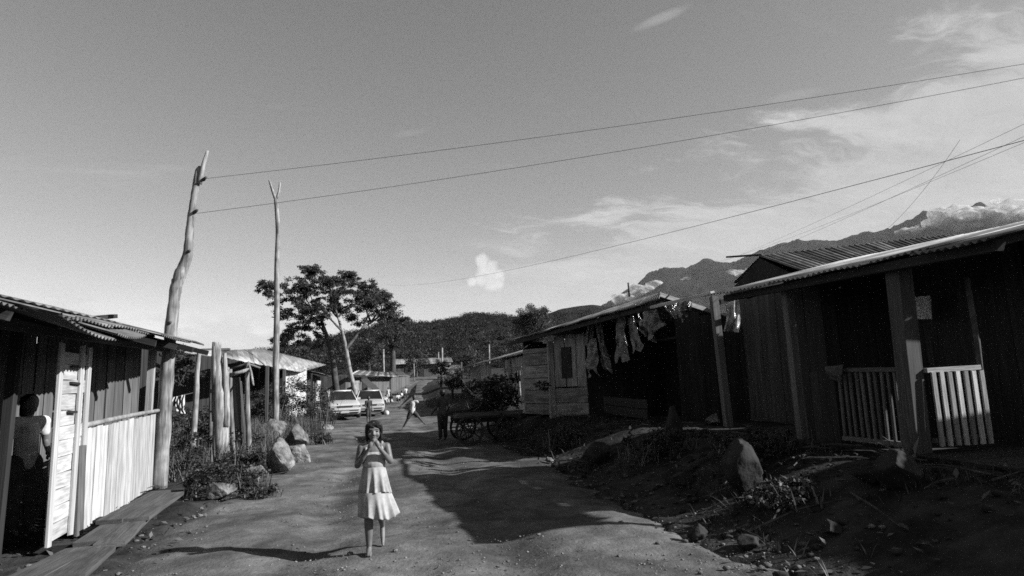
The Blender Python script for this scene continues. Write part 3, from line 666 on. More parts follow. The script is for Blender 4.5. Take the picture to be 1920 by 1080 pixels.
tube('post', [(-2.878, 14.5, 0.106), (-2.95, 14.5, 1.208), (-2.97, 14.5, 2.009), (-2.93, 14.5, 2.124)], [0.056, 0.052, 0.044, 0.037], M_bark, g, 8, rough=0.08, sub=3)
tube('crossbar', [(-3.315, 14.46, 1.87), (-3.112, 14.46, 1.921), (-2.918, 14.46, 1.983)], [0.044, 0.041, 0.037], M_bark, g, 8, rough=0.05)
tube('crossbar', [(-3.406, 14.56, 1.979), (-2.974, 14.56, 2.104), (-2.718, 14.56, 2.003)], [0.026, 0.026, 0.022], M_bark_tree, g, 6)
tube('brace', [(-2.95, 14.5, 2.078), (-2.871, 14.4, 1.889), (-2.743, 14, 1.632)], [0.033, 0.030, 0.022], M_bark, g, 6)
for i, (u, w_) in enumerate(((440, .09), (447, .15), (455, .09))):
    pts = {0: ((-3.103, 14.6, 0.131), (-3.279, 14.6, 1.768)), 1: ((-3.045, 14.63, 0.124), (-3.222, 14.63, 1.812)), 2: ((-2.997, 14.66, 0.118), (-3.16, 14.66, 1.718))}[i]
    board('plank', pts[0], pts[1], (1, 0, 0), w_, 0.03, M_wood_mid, g)
stake('short pale stick leaning on the gate post', [(-3.284, 14.4, 0.206), (-3.353, 14.4, 1.452), (-3.244, 13.95, 2.002)], [0.037, 0.037, 0.033])
def cloth_sheet(name, label, cat, tl, tr, bl, br, mat, group=None, wr=0.05, n=10, parent=None, rag=0.0):
    tl, tr, bl, br = map(V3, (tl, tr, bl, br)); V = []; F = []
    nr = (tr-tl).cross(bl-tl).normalized(); ph = random.uniform(0, 6)
    for j in range(n+1):
        for i in range(n+1):
            s, t_ = i/n, j/n; p = tl.lerp(tr, s).lerp(bl.lerp(br, s), t_)
            V.append(p+nr*wr*(0.25+t_)*(math.sin(s*8+ph+2*math.sin(t_*4))+0.5*math.sin(s*19+t_*6+ph*2)+0.4*math.sin(t_*13+s*5+ph))+(tr-tl)*0.16*math.sin(t_*5+ph)*t_+(bl-tl)*rag*math.sin(s*7+ph*3)*t_)
    m = len(V)
    for q in list(V): V.append(q-nr*0.006)
    for j in range(n):
        for i in range(n):
            a = j*(n+1)+i; F.append((a, a+1, a+n+2, a+n+1)); F.append((m+a, m+a+n+1, m+a+n+2, m+a+1))
    c = tl; me = py_mesh(name, [v-c for v in V], F, True); me.materials.append(mat)
    o = link(name, me, parent, Matrix.Translation(c))
    return tag(o, label, cat, group) if parent is None else o
cloth_sheet('laundry_cloth', 'ragged white cloth hung behind the leaning pole', 'laundry', (-4.092, 13, 1.419), (-3.945, 13, 1.453), (-4.089, 13, 1.121), (-3.989, 13, 1.176), M_white, 'laundry in the left yard')
cloth_sheet('laundry_cloth', 'narrow white cloth hung second from the leaning pole', 'laundry', (-3.926, 13, 1.452), (-3.871, 13, 1.47), (-3.906, 13, 1.193), (-3.85, 13, 1.17), M_white, 'laundry in the left yard')
cloth_sheet('laundry_cloth', 'white cloth strip hung farthest from the leaning pole', 'laundry', (-3.834, 13, 1.479), (-3.769, 13, 1.486), (-3.83, 13, 1.149), (-3.773, 13, 1.127), M_white, 'laundry in the left yard')
tag(tube('clothes_line', [(-4.156, 13, 1.402), (-3.926, 13, 1.452), (-3.628, 13.2, 1.529)], [0.008]*3, M_wire, None, 5), 'thin line carrying the white laundry', 'line')

# ================================================================== left: second house with the bright tin roof
h2 = thing('tin_roof_house', 'low plank house with broad bright tin roof behind the bushes', 'house', (-4.6, 22, 0.2))
roof(h2, (-3.966, 13.5, 2.329), (-3.752, 16, 2.305), (-4.58, 19.5, 2.714), (-4.56, 17, 2.573), [M_tin_light], rag=0.02)
roof(h2, (-3.752, 16, 2.305), (-3.908, 22, 2.324), (-4.608, 25, 3.085), (-4.58, 19.5, 2.714), [M_tin_light, M_tin_light], rag=0.04)
roof(h2, (-3.908, 22, 2.324), (-3.633, 28, 2.237), (-3.266, 36, 2.812), (-4.608, 25, 3.085), [M_tin_light], rag=0.04)
vwall(h2, (-5.9, 15.9), (-5.2, 26.5), 0.1, 2.75, 2.6, M_wood_dark, wd=0.24)
vwall(h2, (-5.2, 26.5), (-4.1, 26.6), 0.1, 2.6, 2.3, M_wood_dark, wd=0.24)
vwall(h2, (-4.1, 26.6), (-3.55, 29.6), 0.1, 2.25, 2.45, M_wall_pale, wd=0.2)
vwall(h2, (-5.9, 15.9), (-7.6, 16.0), 0.1, 2.75, 2.9, M_wood_dark, wd=0.24)
vwall(h2, (-3.6, 29.7), (-8.0, 31.0), 0.1, 2.5, 2.9, M_wood, wd=0.24)
vwall(h2, (-7.6, 16.0), (-8.2, 31.0), 0.1, 2.9, 2.9, M_wood_dark, wd=0.4)
for y in (21.5, 25.0):
    post('post', (-3.8, y, 0.1), (-3.8, y, 2.3), 0.10, 0.10, M_post, h2)
tube('ridge_pole', [(-5.545, 17, 2.492), (-4.828, 18, 2.636), (-4.508, 19.5, 2.744)], [0.05, 0.05, 0.04], M_bark_dark, h2, 6)

# white panel, brown house and farther houses on the left
tag(board('white_board', (-3.169, 31.8, 0.922), (-2.73, 31.6, 1.01), (0, 0, 1), 0.78, 0.03, M_white, None), 'blank white board standing behind the nearer parked car', 'board')
h3 = thing('plank_house', 'brown plank house with open door behind the parked cars', 'house', (-4.6, 38, 0.2), 'far houses on the left')
vwall(h3, (-3.95, 33.6), (-4.15, 41.5), 0.1, 2.35, 2.25, M_wood, wd=0.26, skip=lambda t: 0.18 < t < 0.33)
vwall(h3, (-3.95, 33.55), (-8, 33.2), 0.1, 2.4, 2.9, M_wood_mid, wd=0.26)
vwall(h3, (-7.5, 33.6), (-7.7, 41.5), 0.1, 2.9, 2.9, M_wood_dark, wd=0.4)
board('door', (-3.7, 35.4, 0.25), (-3.6, 35.4, 1.95), (0.3, 1, 0), 0.5, 0.04, M_wall_pale, h3)
roof(h3, (-3.3, 33.0, 2.30), (-3.5, 42.0, 2.25), (-8.0, 42.0, 3.3), (-8.0, 33.0, 3.3), [M_tin_rust, M_tin])
h4 = thing('plank_house', 'far plank house with a long pale drooping roof edge beyond the cars', 'house', (-3.5, 50, 0.3), 'far houses on the left')
roof(h4, (-2.456, 43.5, 2.399), (1.177, 62, 2.368), (0.931, 66, 2.873), (-2.142, 50, 2.839), [M_tin_light, M_tin])
e4a, e4b = (-2.264, 46, 1.5), (0.849, 61, 1.357)
vwall(h4, (e4a[0]-0.6, e4a[1]), (e4b[0]-0.6, e4b[1]), 0.1, 2.25, 2.4, M_wood_mid, wd=0.34, zb2=0.6, skip=lambda t: 0.3 < t < 0.42)
vwall(h4, (e4a[0]-0.6, e4a[1]), (e4a[0]-5, e4a[1]+0.3), 0.2, 2.3, 2.8, M_wood, wd=0.3)
cloth_sheet('awning', None, None, (-1.822, 46, 2.048), (-1.497, 50, 2.201), (-0.903, 44.5, 1.198), (-0.119, 48, 1.023), M_dark_cloth, parent=h4, wr=0.06)
board('post', (-2.07, 45, 1.019), (-2.072, 45, 1.972), (1, 0, 0), 0.45, 0.05, M_wall_pale, h4)
h5 = thing('plank_house', 'small far house with grey boards near the end of the street, left side', 'house', (-0.5, 72, 1.2), 'far houses on the left')
e5a, e5b = (0.42, 64, 1.473), (2.971, 84, 1.583)
vwall(h5, (e5a[0], e5a[1]), (e5b[0], e5b[1]), 0.6, 2.5, 2.8, M_wood_mid, wd=0.4, zb2=1.2)
roof(h5, (0.576, 63, 2.508), (3.198, 86, 2.723), (2.013, 90, 3.573), (0.178, 68, 3.053), [M_tin])
vwall(h5, (e5a[0], e5a[1]), (e5a[0]-5, e5a[1]), 0.6, 2.5, 2.8, M_wood, wd=0.4)
for k, (u, v, y, wdt, lab) in enumerate([(795, 706, 112, 6, 'tiny pale house at the far end of the street'), (812, 700, 135, 7, 'tiny white walled house up the slope at the street end'), (772, 704, 120, 6, 'tiny dark house left of the far road end')]):
    c = {0: (6.683, 112, 2.913), 1: (10.11, 135, 3.927), 2: (4.464, 120, 3.406)}[k]; z0 = hgt(c[0], c[1])-0.1
    hh = thing('far_house', lab, 'house', (c[0], c[1], z0), 'houses at the end of the street')
    vwall(hh, (c[0]-wdt/2, c[1]), (c[0]+wdt/2, c[1]), z0, z0+2.4, z0+2.4, [M_wood_mid, M_wall_pale, M_wood][k], wd=0.6)
    vwall(hh, (c[0]+wdt/2, c[1]+0.1), (c[0]+wdt/2, c[1]+5), z0, z0+2.4, z0+2.4, [M_wood_mid, M_wall_pale, M_wood][k], wd=0.8)
    board('door', (c[0]-0.6, c[1]-0.05, z0+0.05), (c[0]-0.6, c[1]-0.05, z0+1.9), (1, 0, 0), 0.9, 0.06, M_wood_dark, hh)
    roof(hh, (c[0]-wdt/2-.4, c[1]-0.6, z0+2.3), (c[0]+wdt/2+.4, c[1]-0.6, z0+2.3), (c[0]+wdt/2+.4, c[1]+3, z0+3.4), (c[0]-wdt/2-.4, c[1]+3, z0+3.4), [M_tin, M_tin_light], sw=1.6, pitch=0.3)

# ================================================================== right: far row house
h6 = thing('plank_house', 'far right plank house with pale sticks leaning at its front', 'house', (7.0, 36, 0.5))
e6a, e6b = (6.1, 28.66, 2.78), (5.9, 49.1, 2.768)
roof(h6, e6a, e6b, (9.2, e6b[1], e6b[2]+0.85), (9.2, e6a[1], e6a[2]+0.85), [M_tin, M_tin_light, M_tin_rust])
def door6(t): return 0.30 < t < 0.52
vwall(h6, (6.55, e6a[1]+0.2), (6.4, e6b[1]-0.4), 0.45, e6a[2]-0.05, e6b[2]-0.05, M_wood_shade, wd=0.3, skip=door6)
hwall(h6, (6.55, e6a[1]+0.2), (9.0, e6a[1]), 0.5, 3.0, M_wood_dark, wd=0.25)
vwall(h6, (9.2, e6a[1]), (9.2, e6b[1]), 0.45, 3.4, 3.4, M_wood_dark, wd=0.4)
for (a, b, r) in (((6.1, 31.99, 0.642), (6.3, 33.73, 2.796), 0.05), ((6.1, 30.56, 0.825), (6.3, 31.89, 2.826), 0.07), ((6.3, 36.81, 1.166), (6.4, 39.26, 1.891), 0.03), ((6.05, 28.44, 0.785), (6.2, 29.3, 1.895), 0.045)):
    tube('stick', [a, b], [r, r*0.8], M_bark, h6, 7)
board('crossbar', (6.25, 34.23, 2.17), (6.1, 28.18, 2.168), (0, 0, 1), 0.06, 0.04, M_wood_mid, h6)
h8 = thing('tin_shed', 'small shed with a crumpled pale roof at the far right roadside', 'shed', (6.3, 62.96, 1.943), None)
e8 = (6.2, 59.43, 1.909)
sheet(h8, (5.2, 43.28, 2.581), (6, 67.14, 3.071), (7.5, 80.75, 3.858), (7, 59.05, 3.279), M_tin_light, rows=3, sag=0.1)
for p in ((5.4, 45.72, 2.063), (6.2, 66.99, 2.383)):
    post('post', (p[0], p[1], hgt(p[0], p[1])), (p[0], p[1], 3.05), 0.1, 0.1, M_post, h8)

# ================================================================== right: middle house with open front and torn plastic
h9 = thing('open_shed_house', 'dark plank house with open bay and torn black plastic under its eave', 'house', (6.2, 16, 0.5))
m_e0, m_e1 = (5.25, 11.27, 2.989), (3.615, 18.9, 2.733)
m_r0 = (6.2, 13.16, 3.412)
mfx = m_e1[0]+1.15
roof(h9, m_e0, m_e1, (mfx, m_e1[1]+0.2, m_e1[2]+0.30), m_r0, [M_tin, M_tin_rust, M_tin], rag=0.05)
roof(h9, (8.6, m_r0[1]-0.3, 2.45), (7.4, m_e1[1]+0.6, 2.45), (mfx+.03, m_e1[1]+0.2, m_e1[2]+0.28), (m_r0[0]+.02, m_r0[1], m_r0[2]-.02), [M_tin])
tag(tube('antenna_stick', [(5.8, 14.1, 3.45), (5.8, 14.12, 3.794)], [0.025, 0.02], M_bark_dark, None, 6), 'short dark stick standing on the middle roof', 'stick')
wc, wf = (5.2, 15.88, 0.504), (4.03, 18.3, 0.8)
# board wall: wide horizontal boards, a post, upright boards
sp = lerp(wf[1], wc[1], 0.5); sxp = lerp(wf[0], wc[0], 0.5)
hwall(h9, (wf[0], wf[1]), (sxp-0.02, sp+0.1), 0.55, 2.45, M_wood_shade, wd=0.34, gap=0.012)
post('post', (sxp-0.07, sp, 0.45), (sxp-0.07, sp, 2.6), 0.16, 0.14, M_wood_shade, h9)
hwall(h9, (sxp+0.02, sp-0.08), (wc[0], wc[1]), 0.48, 1.32, M_wood_shade, wd=0.36, gap=0.012)
vwall(h9, (sxp+0.02, sp-0.08), (wc[0], wc[1]), 1.33, 2.70, 2.72, M_wood_shade, wd=0.42, gap=0.02)
board('shutter', (lerp(sxp, wc[0], .45)-.03, lerp(sp, wc[1], .45), 1.55), (lerp(sxp, wc[0], .45)-.03, lerp(sp, wc[1], .45), 2.4), (wf[0]-wc[0], wf[1]-wc[1], 0), 0.4, 0.03, M_wood_dark, h9)
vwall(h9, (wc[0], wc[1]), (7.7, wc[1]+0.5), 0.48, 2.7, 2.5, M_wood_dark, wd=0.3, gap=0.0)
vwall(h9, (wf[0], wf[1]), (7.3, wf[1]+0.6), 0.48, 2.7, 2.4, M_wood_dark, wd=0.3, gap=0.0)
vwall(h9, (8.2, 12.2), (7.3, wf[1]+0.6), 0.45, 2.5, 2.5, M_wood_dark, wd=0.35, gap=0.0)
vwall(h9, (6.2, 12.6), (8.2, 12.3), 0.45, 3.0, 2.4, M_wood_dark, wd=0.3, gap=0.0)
hwall(h9, (5.3, 12.3), (5.45, wc[1]-0.5), 0.62, 1.05, M_wood_dark, wd=0.22, gap=0.02)
board('beam', (m_e0[0]+.08, m_e0[1]+0.1, m_e0[2]-0.08), (m_e1[0]+.08, m_e1[1]-.1, m_e1[2]-0.08), (0, 0, 1), 0.10, 0.07, M_wood_dark, h9)
board('rafter', (5.9, 12.64, 3.289), (7.4, 13, 2.908), (0, 0, 1), 0.10, 0.05, M_post_pale, h9)
for t_ in np.arange(0.08, 1.0, 0.11):
    a_ = Vector(m_e0).lerp(Vector(m_e1), t_); b_ = Vector(m_r0).lerp(Vector((mfx, m_e1[1]+.2, m_e1[2]+.3)), t_); board('rafter', a_+Vector((.05, 0, -.06)), b_-Vector((0, 0, .07)), (0, 0, 1), 0.07, 0.05, M_wood_dark, h9)
STRIP_PTS = [((5.2, 15.4, 2.521), (5.2, 15.02, 2.52), (5.15, 15.66, 1.651), (5.3, 15.18, 1.596)), ((5.2, 15.06, 2.986), (5.25, 14.88, 2.993), (5.2, 14.46, 1.856), (5.3, 14.33, 1.784)), ((5.25, 13.57, 2.979), (5.25, 13.2, 2.985), (5.2, 13.57, 1.971), (5.3, 13.23, 1.988)), ((5.2, 12.78, 2.984), (5.3, 12.81, 3.021), (5.2, 12.66, 2.112), (5.3, 12.45, 2.165)),
 ((5.25, 12.73, 2.93), (5.25, 12.52, 2.951), (5.15, 11.95, 2.52), (5.3, 12.08, 2.54)), ((5.2, 12.38, 3.027), (5.3, 12.33, 3.053), (5.2, 11.97, 2.753), (5.3, 11.93, 2.769)), ((5.25, 11.86, 3.003), (5.3, 11.6, 3.023), (5.2, 11.97, 2.258), (5.4, 11.62, 2.409)), ((5.2, 12.04, 2.672), (5.3, 11.84, 2.671), (5.15, 11.96, 2.312), (5.3, 11.81, 2.243)),
 ((5.3, 11.22, 2.898), (5.4, 11.17, 2.922), (5.3, 10.78, 2.599), (5.4, 10.77, 2.576)), ((5.3, 10.78, 2.862), (5.4, 10.81, 2.884), (5.3, 10.56, 2.614), (5.4, 10.5, 2.645)), ((5.3, 10.46, 2.839), (5.4, 10.34, 2.861), (5.3, 10.39, 2.586), (5.4, 10.25, 2.655)), ((5.2, 15.54, 2.952), (5.3, 15.53, 2.977), (5.2, 15.87, 2.358), (5.3, 15.57, 2.253))]
for q in STRIP_PTS:
    c0 = (Vector(q[0])+Vector(q[1]))/2; c1_ = (Vector(q[2])+Vector(q[3]))/2; q = [c0+(Vector(q[0])-c0)*1.5, c0+(Vector(q[1])-c0)*1.5, c1_+(Vector(q[2])-c1_)*1.25, c1_+(Vector(q[3])-c1_)*1.25]
    cloth_sheet('plastic_strip', 'torn strip of black plastic film hanging under the middle house eave', 'plastic strip', q[0], q[1], q[2], q[3], M_plastic, 'torn plastic strips under the eave', wr=0.05, n=18, rag=0.14)

# ================================================================== right: nearest house with porch
h10 = thing('porch_house', 'dark porch house with tin roof and slatted railing on the right', 'house', (7.0, 7.5, 0.55))
E0, E1 = Vector((5.30, 4.42, 2.62)), Vector((4.98, 8.95, 2.73))
R0, R1 = Vector((7.45, 4.42, 3.10)), Vector((7.45, 8.95, 3.29))
roof(h10, E0, E1, R1, R0, [M_tin_light, M_tin, M_tin_light], rag=0.07)
board('eave_pole', E1+Vector((0.0, -0.2, 0.03)), (5.14, 11.4, 2.86), (1, 0, 0.25), 0.07, 0.05, M_tin_light, h10)
board('beam', (5.45, 4.5, 2.56), (5.26, 8.85, 2.68), (0, 0, 1), 0.10, 0.08, M_wood_dark, h10)
for y in np.arange(4.6, 9.4, 0.78):
    board('rafter', (5.4, y, 2.58+0.02*(y-4.6)), (7.4, y, 3.04+0.035*(y-4.6)), (0, 0, 1), 0.08, 0.05, M_wood_dark, h10)
roof(h10, (7.42, 4.9, 3.09), (7.42, 8.95, 3.26), (11.2, 8.95, 2.95), (10.2, 4.9, 2.9), [M_tin_rust])
# back gable roof
A0, A1 = Vector((7.6, 11.36, 3.893)), Vector((12.77, 11.6, 4.466))
B0 = Vector((7.6, 10.16, 3.32)); N0 = Vector((7.6, 12.44, 3.5))
roof(h10, B0-Vector((0, 0.25, 0.04)), Vector((A1.x, B0.y-0.25, B0.z+0.1)), A1, A0, [M_tin_rust, M_tin_light, M_tin_rust, M_tin_rust, M_tin], sw=0.3, rag=0.0, pitch=0.14, amp=0.03)
roof(h10, N0, Vector((A1.x, N0.y+0.4, N0.z)), A1, A0, [M_tin_rust], sw=0.9, rag=0.0)
gm = py_mesh('gable_board', [N0-Vector((0, 0, .08)), B0-Vector((0, .0, .1)), A0-Vector((0, 0, .05)), N0-Vector((-.04, 0, .08)), B0-Vector((-.04, 0, .1)), A0-Vector((-.04, 0, .05))], [(0, 1, 2), (5, 4, 3), (0, 3, 4, 1), (1, 4, 5, 2), (2, 5, 3, 0)])
gm.materials.append(M_wood_dark); link('gable_board', gm, h10)
tube('ridge_stick', [(7.4, 12.3, 4.064), A0+Vector((0.05, 0.0, 0.03))], [0.02, 0.025], M_bark_dark, h10, 6)
# walls
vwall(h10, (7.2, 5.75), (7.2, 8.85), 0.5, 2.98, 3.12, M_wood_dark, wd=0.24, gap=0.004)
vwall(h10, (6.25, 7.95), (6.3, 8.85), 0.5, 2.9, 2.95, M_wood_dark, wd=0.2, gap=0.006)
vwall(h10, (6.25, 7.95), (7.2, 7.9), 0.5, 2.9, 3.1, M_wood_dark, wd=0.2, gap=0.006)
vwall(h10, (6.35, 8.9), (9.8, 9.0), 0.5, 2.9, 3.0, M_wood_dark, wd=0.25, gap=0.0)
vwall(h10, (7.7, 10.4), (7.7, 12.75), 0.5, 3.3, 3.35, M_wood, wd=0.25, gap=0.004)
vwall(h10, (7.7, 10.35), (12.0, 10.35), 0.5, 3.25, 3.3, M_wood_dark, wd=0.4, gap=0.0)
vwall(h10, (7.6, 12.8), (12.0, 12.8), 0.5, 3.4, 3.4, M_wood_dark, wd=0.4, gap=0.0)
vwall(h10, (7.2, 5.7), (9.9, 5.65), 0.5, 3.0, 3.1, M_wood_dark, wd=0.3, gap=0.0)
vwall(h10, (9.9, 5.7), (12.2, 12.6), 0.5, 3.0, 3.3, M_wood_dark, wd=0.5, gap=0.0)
# deck
for k, y in enumerate(np.arange(4.75, 9.0, 0.2)):
    board('deck_board', (5.42+random.uniform(-.03, .03), y, 0.57), (7.2, y+random.uniform(-.01, .01), 0.575), (0, 1, 0), 0.185, 0.03, M_wood_dark, h10)
board('beam', (5.5, 4.7, 0.50), (5.5, 9.0, 0.50), (0, 0, 1), 0.12, 0.08, M_wood_dark, h10)
# posts
post('post', (5.58, 9.67, 0.633), (5.58, 9.791, 2.84), 0.12, 0.11, M_wood_mid, h10)
post('post', (5.58, 7.767, 0.564), (5.58, 7.787, 2.725), 0.11, 0.11, M_wood_mid, h10)
post('post', (5.62, 5.906, 0.58), (5.62, 5.857, 2.62), 0.18, 0.19, M_wood, h10)
tube('post', [(6.418, 5.77, 1.232), (6.442, 5.77, 1.759), (6.426, 5.77, 2.482)], [0.028, 0.03, 0.028], M_post, h10, 8)
post('post', (6.44, 4.75, 0.3), (6.44, 4.75, 2.8), 0.09, 0.09, M_wood_dark, h10)
# railing on the sunny end, pale slats
ry0 = 5.78
board('rail', (5.72, ry0, 1.46), (6.42, ry0, 1.475), (0, 0, 1), 0.05, 0.07, M_post_pale, h10)
board('rail', (5.72, ry0, 0.72), (6.42, ry0, 0.73), (0, 0, 1), 0.05, 0.05, M_wood_mid, h10)
for i in range(7):
    x = 5.77+0.104*i; board('slat', (x, ry0-0.045, 0.66), (x+0.004, ry0-0.045, 1.44), (1, 0, 0), 0.052, 0.02, [M_post_pale, M_wall_pale][i % 2], h10)
# railing along the street side, thin slats
board('rail', (5.6, 5.809, 1.48), (5.6, 7.072, 1.501), (0, 0, 1), 0.05, 0.06, M_wood_mid, h10)
board('rail', (5.62, 5.9, 0.66), (5.6, 7.0, 0.66), (0, 0, 1), 0.05, 0.05, M_wood_mid, h10)
for i in range(11):
    y = 5.98+i*0.098; board('slat', (5.6+random.uniform(-.01, .01), y, 0.62), (5.6, y+random.uniform(-.015, .015), 1.48), (0, 1, 0), 0.035, 0.02, M_wood_mid, h10)
vwall(h10, (5.62, 7.05), (5.62, 7.6), 0.55, 1.5, 1.5, M_wood_dark, wd=0.16)
cloth_sheet('rag', 'crumpled grey rag draped over the porch railing corner', 'rag', (5.52, 7.082, 1.545), (5.52, 6.754, 1.561), (5.45, 6.941, 1.383), (5.45, 6.775, 1.355), M_grey_cloth, wr=0.03)
tag(board('wall_poster', (6.9, 7.011, 2.277), (6.9, 6.754, 2.259), (0, 0, 1), 0.30, 0.02, rough_mat('mottled_print', 0.05, 0.75, 14, bumps=0, rough=0.6), None), 'small mottled picture hung in the porch shade', 'picture')
cloth_sheet('hanging_plastic', 'crumpled clear plastic hanging between the two right houses', 'plastic sheet', (6.2, 10.46, 2.93), (6.4, 10.33, 2.97), (6.2, 10.56, 2.301), (6.4, 10.39, 2.263), rough_mat('pale_film', 0.12, 0.55, 5, rough=0.25, bumps=0.8, bscale=8, dist=0.03, spec=0.8), None, wr=0.05, n=14)
# neighbour beyond the right edge of the picture: its roof shades the slope
h11 = thing('neighbour_shack', 'plank shack beyond the right edge, next to the porch house', 'shack', (10, 2.0, 0.5))
roof(h11, (8.3, 0.0, 2.95), (8.3, 4.25, 3.0), (12.3, 4.3, 3.3), (12.3, 0.0, 3.3), [M_tin, M_tin_rust])
vwall(h11, (8.7, 0.2), (8.7, 4.05), 0.4, 2.9, 2.95, M_wood, wd=0.24, gap=0.002)
vwall(h11, (8.7, 4.1), (12.2, 4.1), 0.4, 2.95, 3.2, M_wood, wd=0.24, gap=0.002)
vwall(h11, (8.7, 0.15), (12.2, 0.15), 0.4, 2.9, 3.2, M_wood, wd=0.24, gap=0.002)

# ================================================================== rocks
for args in [
 ('large pale boulder at the foot of the forked pole', (-3.142, 18.74, 0.07), 0.54, 0.48, 0.42, 0.2, 11),
 ('rounded pale boulder touching the right of the large boulder', (-2.358, 17.76, -0), 0.46, 0.42, 0.36, 0.9, 12),
 ('pointed pale boulder with a broken ridge nearest the track', (-1.913, 12.48, -0.001), 0.34, 0.32, 0.40, 2.2, 13),
 ('tilted pale slab boulder right of the pointed one', (-1.826, 14.11, -0.001), 0.36, 0.30, 0.28, 1.1, 14),
 ('low rounded boulder in front of the weeds', (-2.084, 11.13, -0), 0.26, 0.24, 0.21, 0.4, 15),
 ('flat boulder lying near the walkway end', (-2.365, 9.947, -0.001), 0.30, 0.22, 0.13, 0.2, 16),
 ('small white stone on top of the large boulder', (-3.031, 19.9, 0.476), 0.14, 0.10, 0.07, 0.2, 17),
 ('pale lump of rubble at the verge before the nearer car', (-2.219, 24.67, -0), 0.28, 0.2, 0.14, 0.2, 18)]:
    rock(args[0], args[1], args[2], args[3], args[4], args[5], args[6], M_rock, group='boulders on the left verge', taper=0.4 if args[6] in (13, 14) else 0.1, tilt=(0.0, 0.35) if args[6] in (13, 14) else (0.1, 0.1), cut=0.7)
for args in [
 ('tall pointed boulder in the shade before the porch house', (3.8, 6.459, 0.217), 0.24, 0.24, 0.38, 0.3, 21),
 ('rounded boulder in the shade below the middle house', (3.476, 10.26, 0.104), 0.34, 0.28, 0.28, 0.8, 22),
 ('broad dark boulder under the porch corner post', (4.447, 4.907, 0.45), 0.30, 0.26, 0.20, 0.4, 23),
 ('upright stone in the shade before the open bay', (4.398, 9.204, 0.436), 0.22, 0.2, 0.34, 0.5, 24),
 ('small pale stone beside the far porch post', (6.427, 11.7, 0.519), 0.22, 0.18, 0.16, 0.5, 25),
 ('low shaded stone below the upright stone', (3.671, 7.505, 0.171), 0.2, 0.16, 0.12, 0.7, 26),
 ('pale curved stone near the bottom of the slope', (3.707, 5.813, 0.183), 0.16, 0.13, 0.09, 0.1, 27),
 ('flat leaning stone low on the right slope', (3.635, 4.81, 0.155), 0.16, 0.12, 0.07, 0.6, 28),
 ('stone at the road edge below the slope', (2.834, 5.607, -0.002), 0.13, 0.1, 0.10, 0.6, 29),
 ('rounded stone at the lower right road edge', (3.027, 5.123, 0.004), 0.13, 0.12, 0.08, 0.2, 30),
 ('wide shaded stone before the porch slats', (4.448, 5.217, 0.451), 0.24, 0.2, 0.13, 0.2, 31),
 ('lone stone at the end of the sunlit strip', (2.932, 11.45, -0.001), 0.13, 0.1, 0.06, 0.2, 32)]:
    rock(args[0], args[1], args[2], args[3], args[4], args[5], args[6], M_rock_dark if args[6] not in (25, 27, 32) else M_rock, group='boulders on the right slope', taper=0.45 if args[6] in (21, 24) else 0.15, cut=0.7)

# gravel, litter and weeds
def scatter_stones(name, label, spots, rmin, rmax, mat):
    Vs = []; Fs = []; off = 0
    L1 = [lump_mesh(1 if rmax > 0.02 else 0, s, 0.5) for s in range(5)]
    for (x, y, z) in spots:
        V, F_ = L1[random.randrange(5)]; r = rmin+(rmax-rmin)*random.random()**3; a = random.uniform(0, 6.28); c, s = math.cos(a), math.sin(a)
        Vs.append(np.stack([(V[:, 0]*c-V[:, 1]*s)*r+x, (V[:, 0]*s+V[:, 1]*c)*r*0.8+y, V[:, 2]*r*0.55+z+r*0.2], -1)); Fs.append(F_+off); off += len(V)
    return stuff(link(name, np_mesh(name, np.concatenate(Vs), np.concatenate(Fs)), None, None, mat), label, 'gravel')
def road_l(y): return -2.45-(0.5 if y > 26 else 0)
sp1 = []
while len(sp1) < 900:
    y = 4.5+22*random.random()**1.5; k = random.random()
    x = random.uniform(-2.6, 3.0) if k < 0.15 else (random.gauss(-2.6, 0.35) if k < 0.6 else random.gauss(3.1, 0.35))
    sp1.append(gpt(x, y))
scatter_stones('gravel', 'small loose stones scattered over the dirt track', sp1, 0.006, 0.045, M_rock)
gr = []
while len(gr) < 5200:
    y = 4.3+11*random.random()**1.6; x = random.uniform(-3.2, 3.4)
    if fbm(np.array([x*0.9]), np.array([y*0.9]), 91, 3)[0]+0.25*random.random() > 0.05: gr.append((x, y, hgt(x, y)-0.006))
scatter_stones('grit', 'coarse grit and crumbs of earth on the track surface', gr, 0.003, 0.016, M_rock)
sp2 = [gpt(random.uniform(2.8, 5.5), random.uniform(4, 16)) for _ in range(900)]
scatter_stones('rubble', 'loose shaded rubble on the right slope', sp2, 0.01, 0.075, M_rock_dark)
lt = [gpt(*( (random.uniform(2.7, 5.6), random.uniform(3.8, 17)) if random.random() < .6 else (random.uniform(-4.3, -2.0), random.uniform(6, 22))), 0.015) for _ in range(2600)]
V, F = leaf_cloud(lt, [0.02]*len(lt), 1, 0.085, flat=0.3, up=1.2)
stuff(link('leaf_litter', np_mesh('leaf_litter', V, F), None, None, M_dry), 'dry leaves and scraps littering both verges', 'litter')
Vs, Fs, off = [], [], 0
for i in range(150):
    x = random.uniform(2.9, 5.4) if i % 3 else random.uniform(-4, -2.2); y = random.uniform(4.2, 17) if i % 3 else random.uniform(11, 22)
    a = random.uniform(0, 6.28); ln = random.uniform(0.2, 0.9); p = Vector(gpt(x, y, 0.03)); q = Vector(gpt(x+math.cos(a)*ln, y+math.sin(a)*ln, random.uniform(0.02, 0.14)))
    V, F = tube_mesh([p, (p+q)/2+Vector((0, 0, random.uniform(0, .05))), q], [0.012, 0.010, 0.005], 5); Vs += [tuple(v) for v in V]; Fs += [tuple(k+off for k in f) for f in F]; off += len(V)
stuff(link('twig_litter', py_mesh('twig_litter', Vs, Fs), None, None, M_twig_dark), 'broken twigs lying on both verges', 'litter')
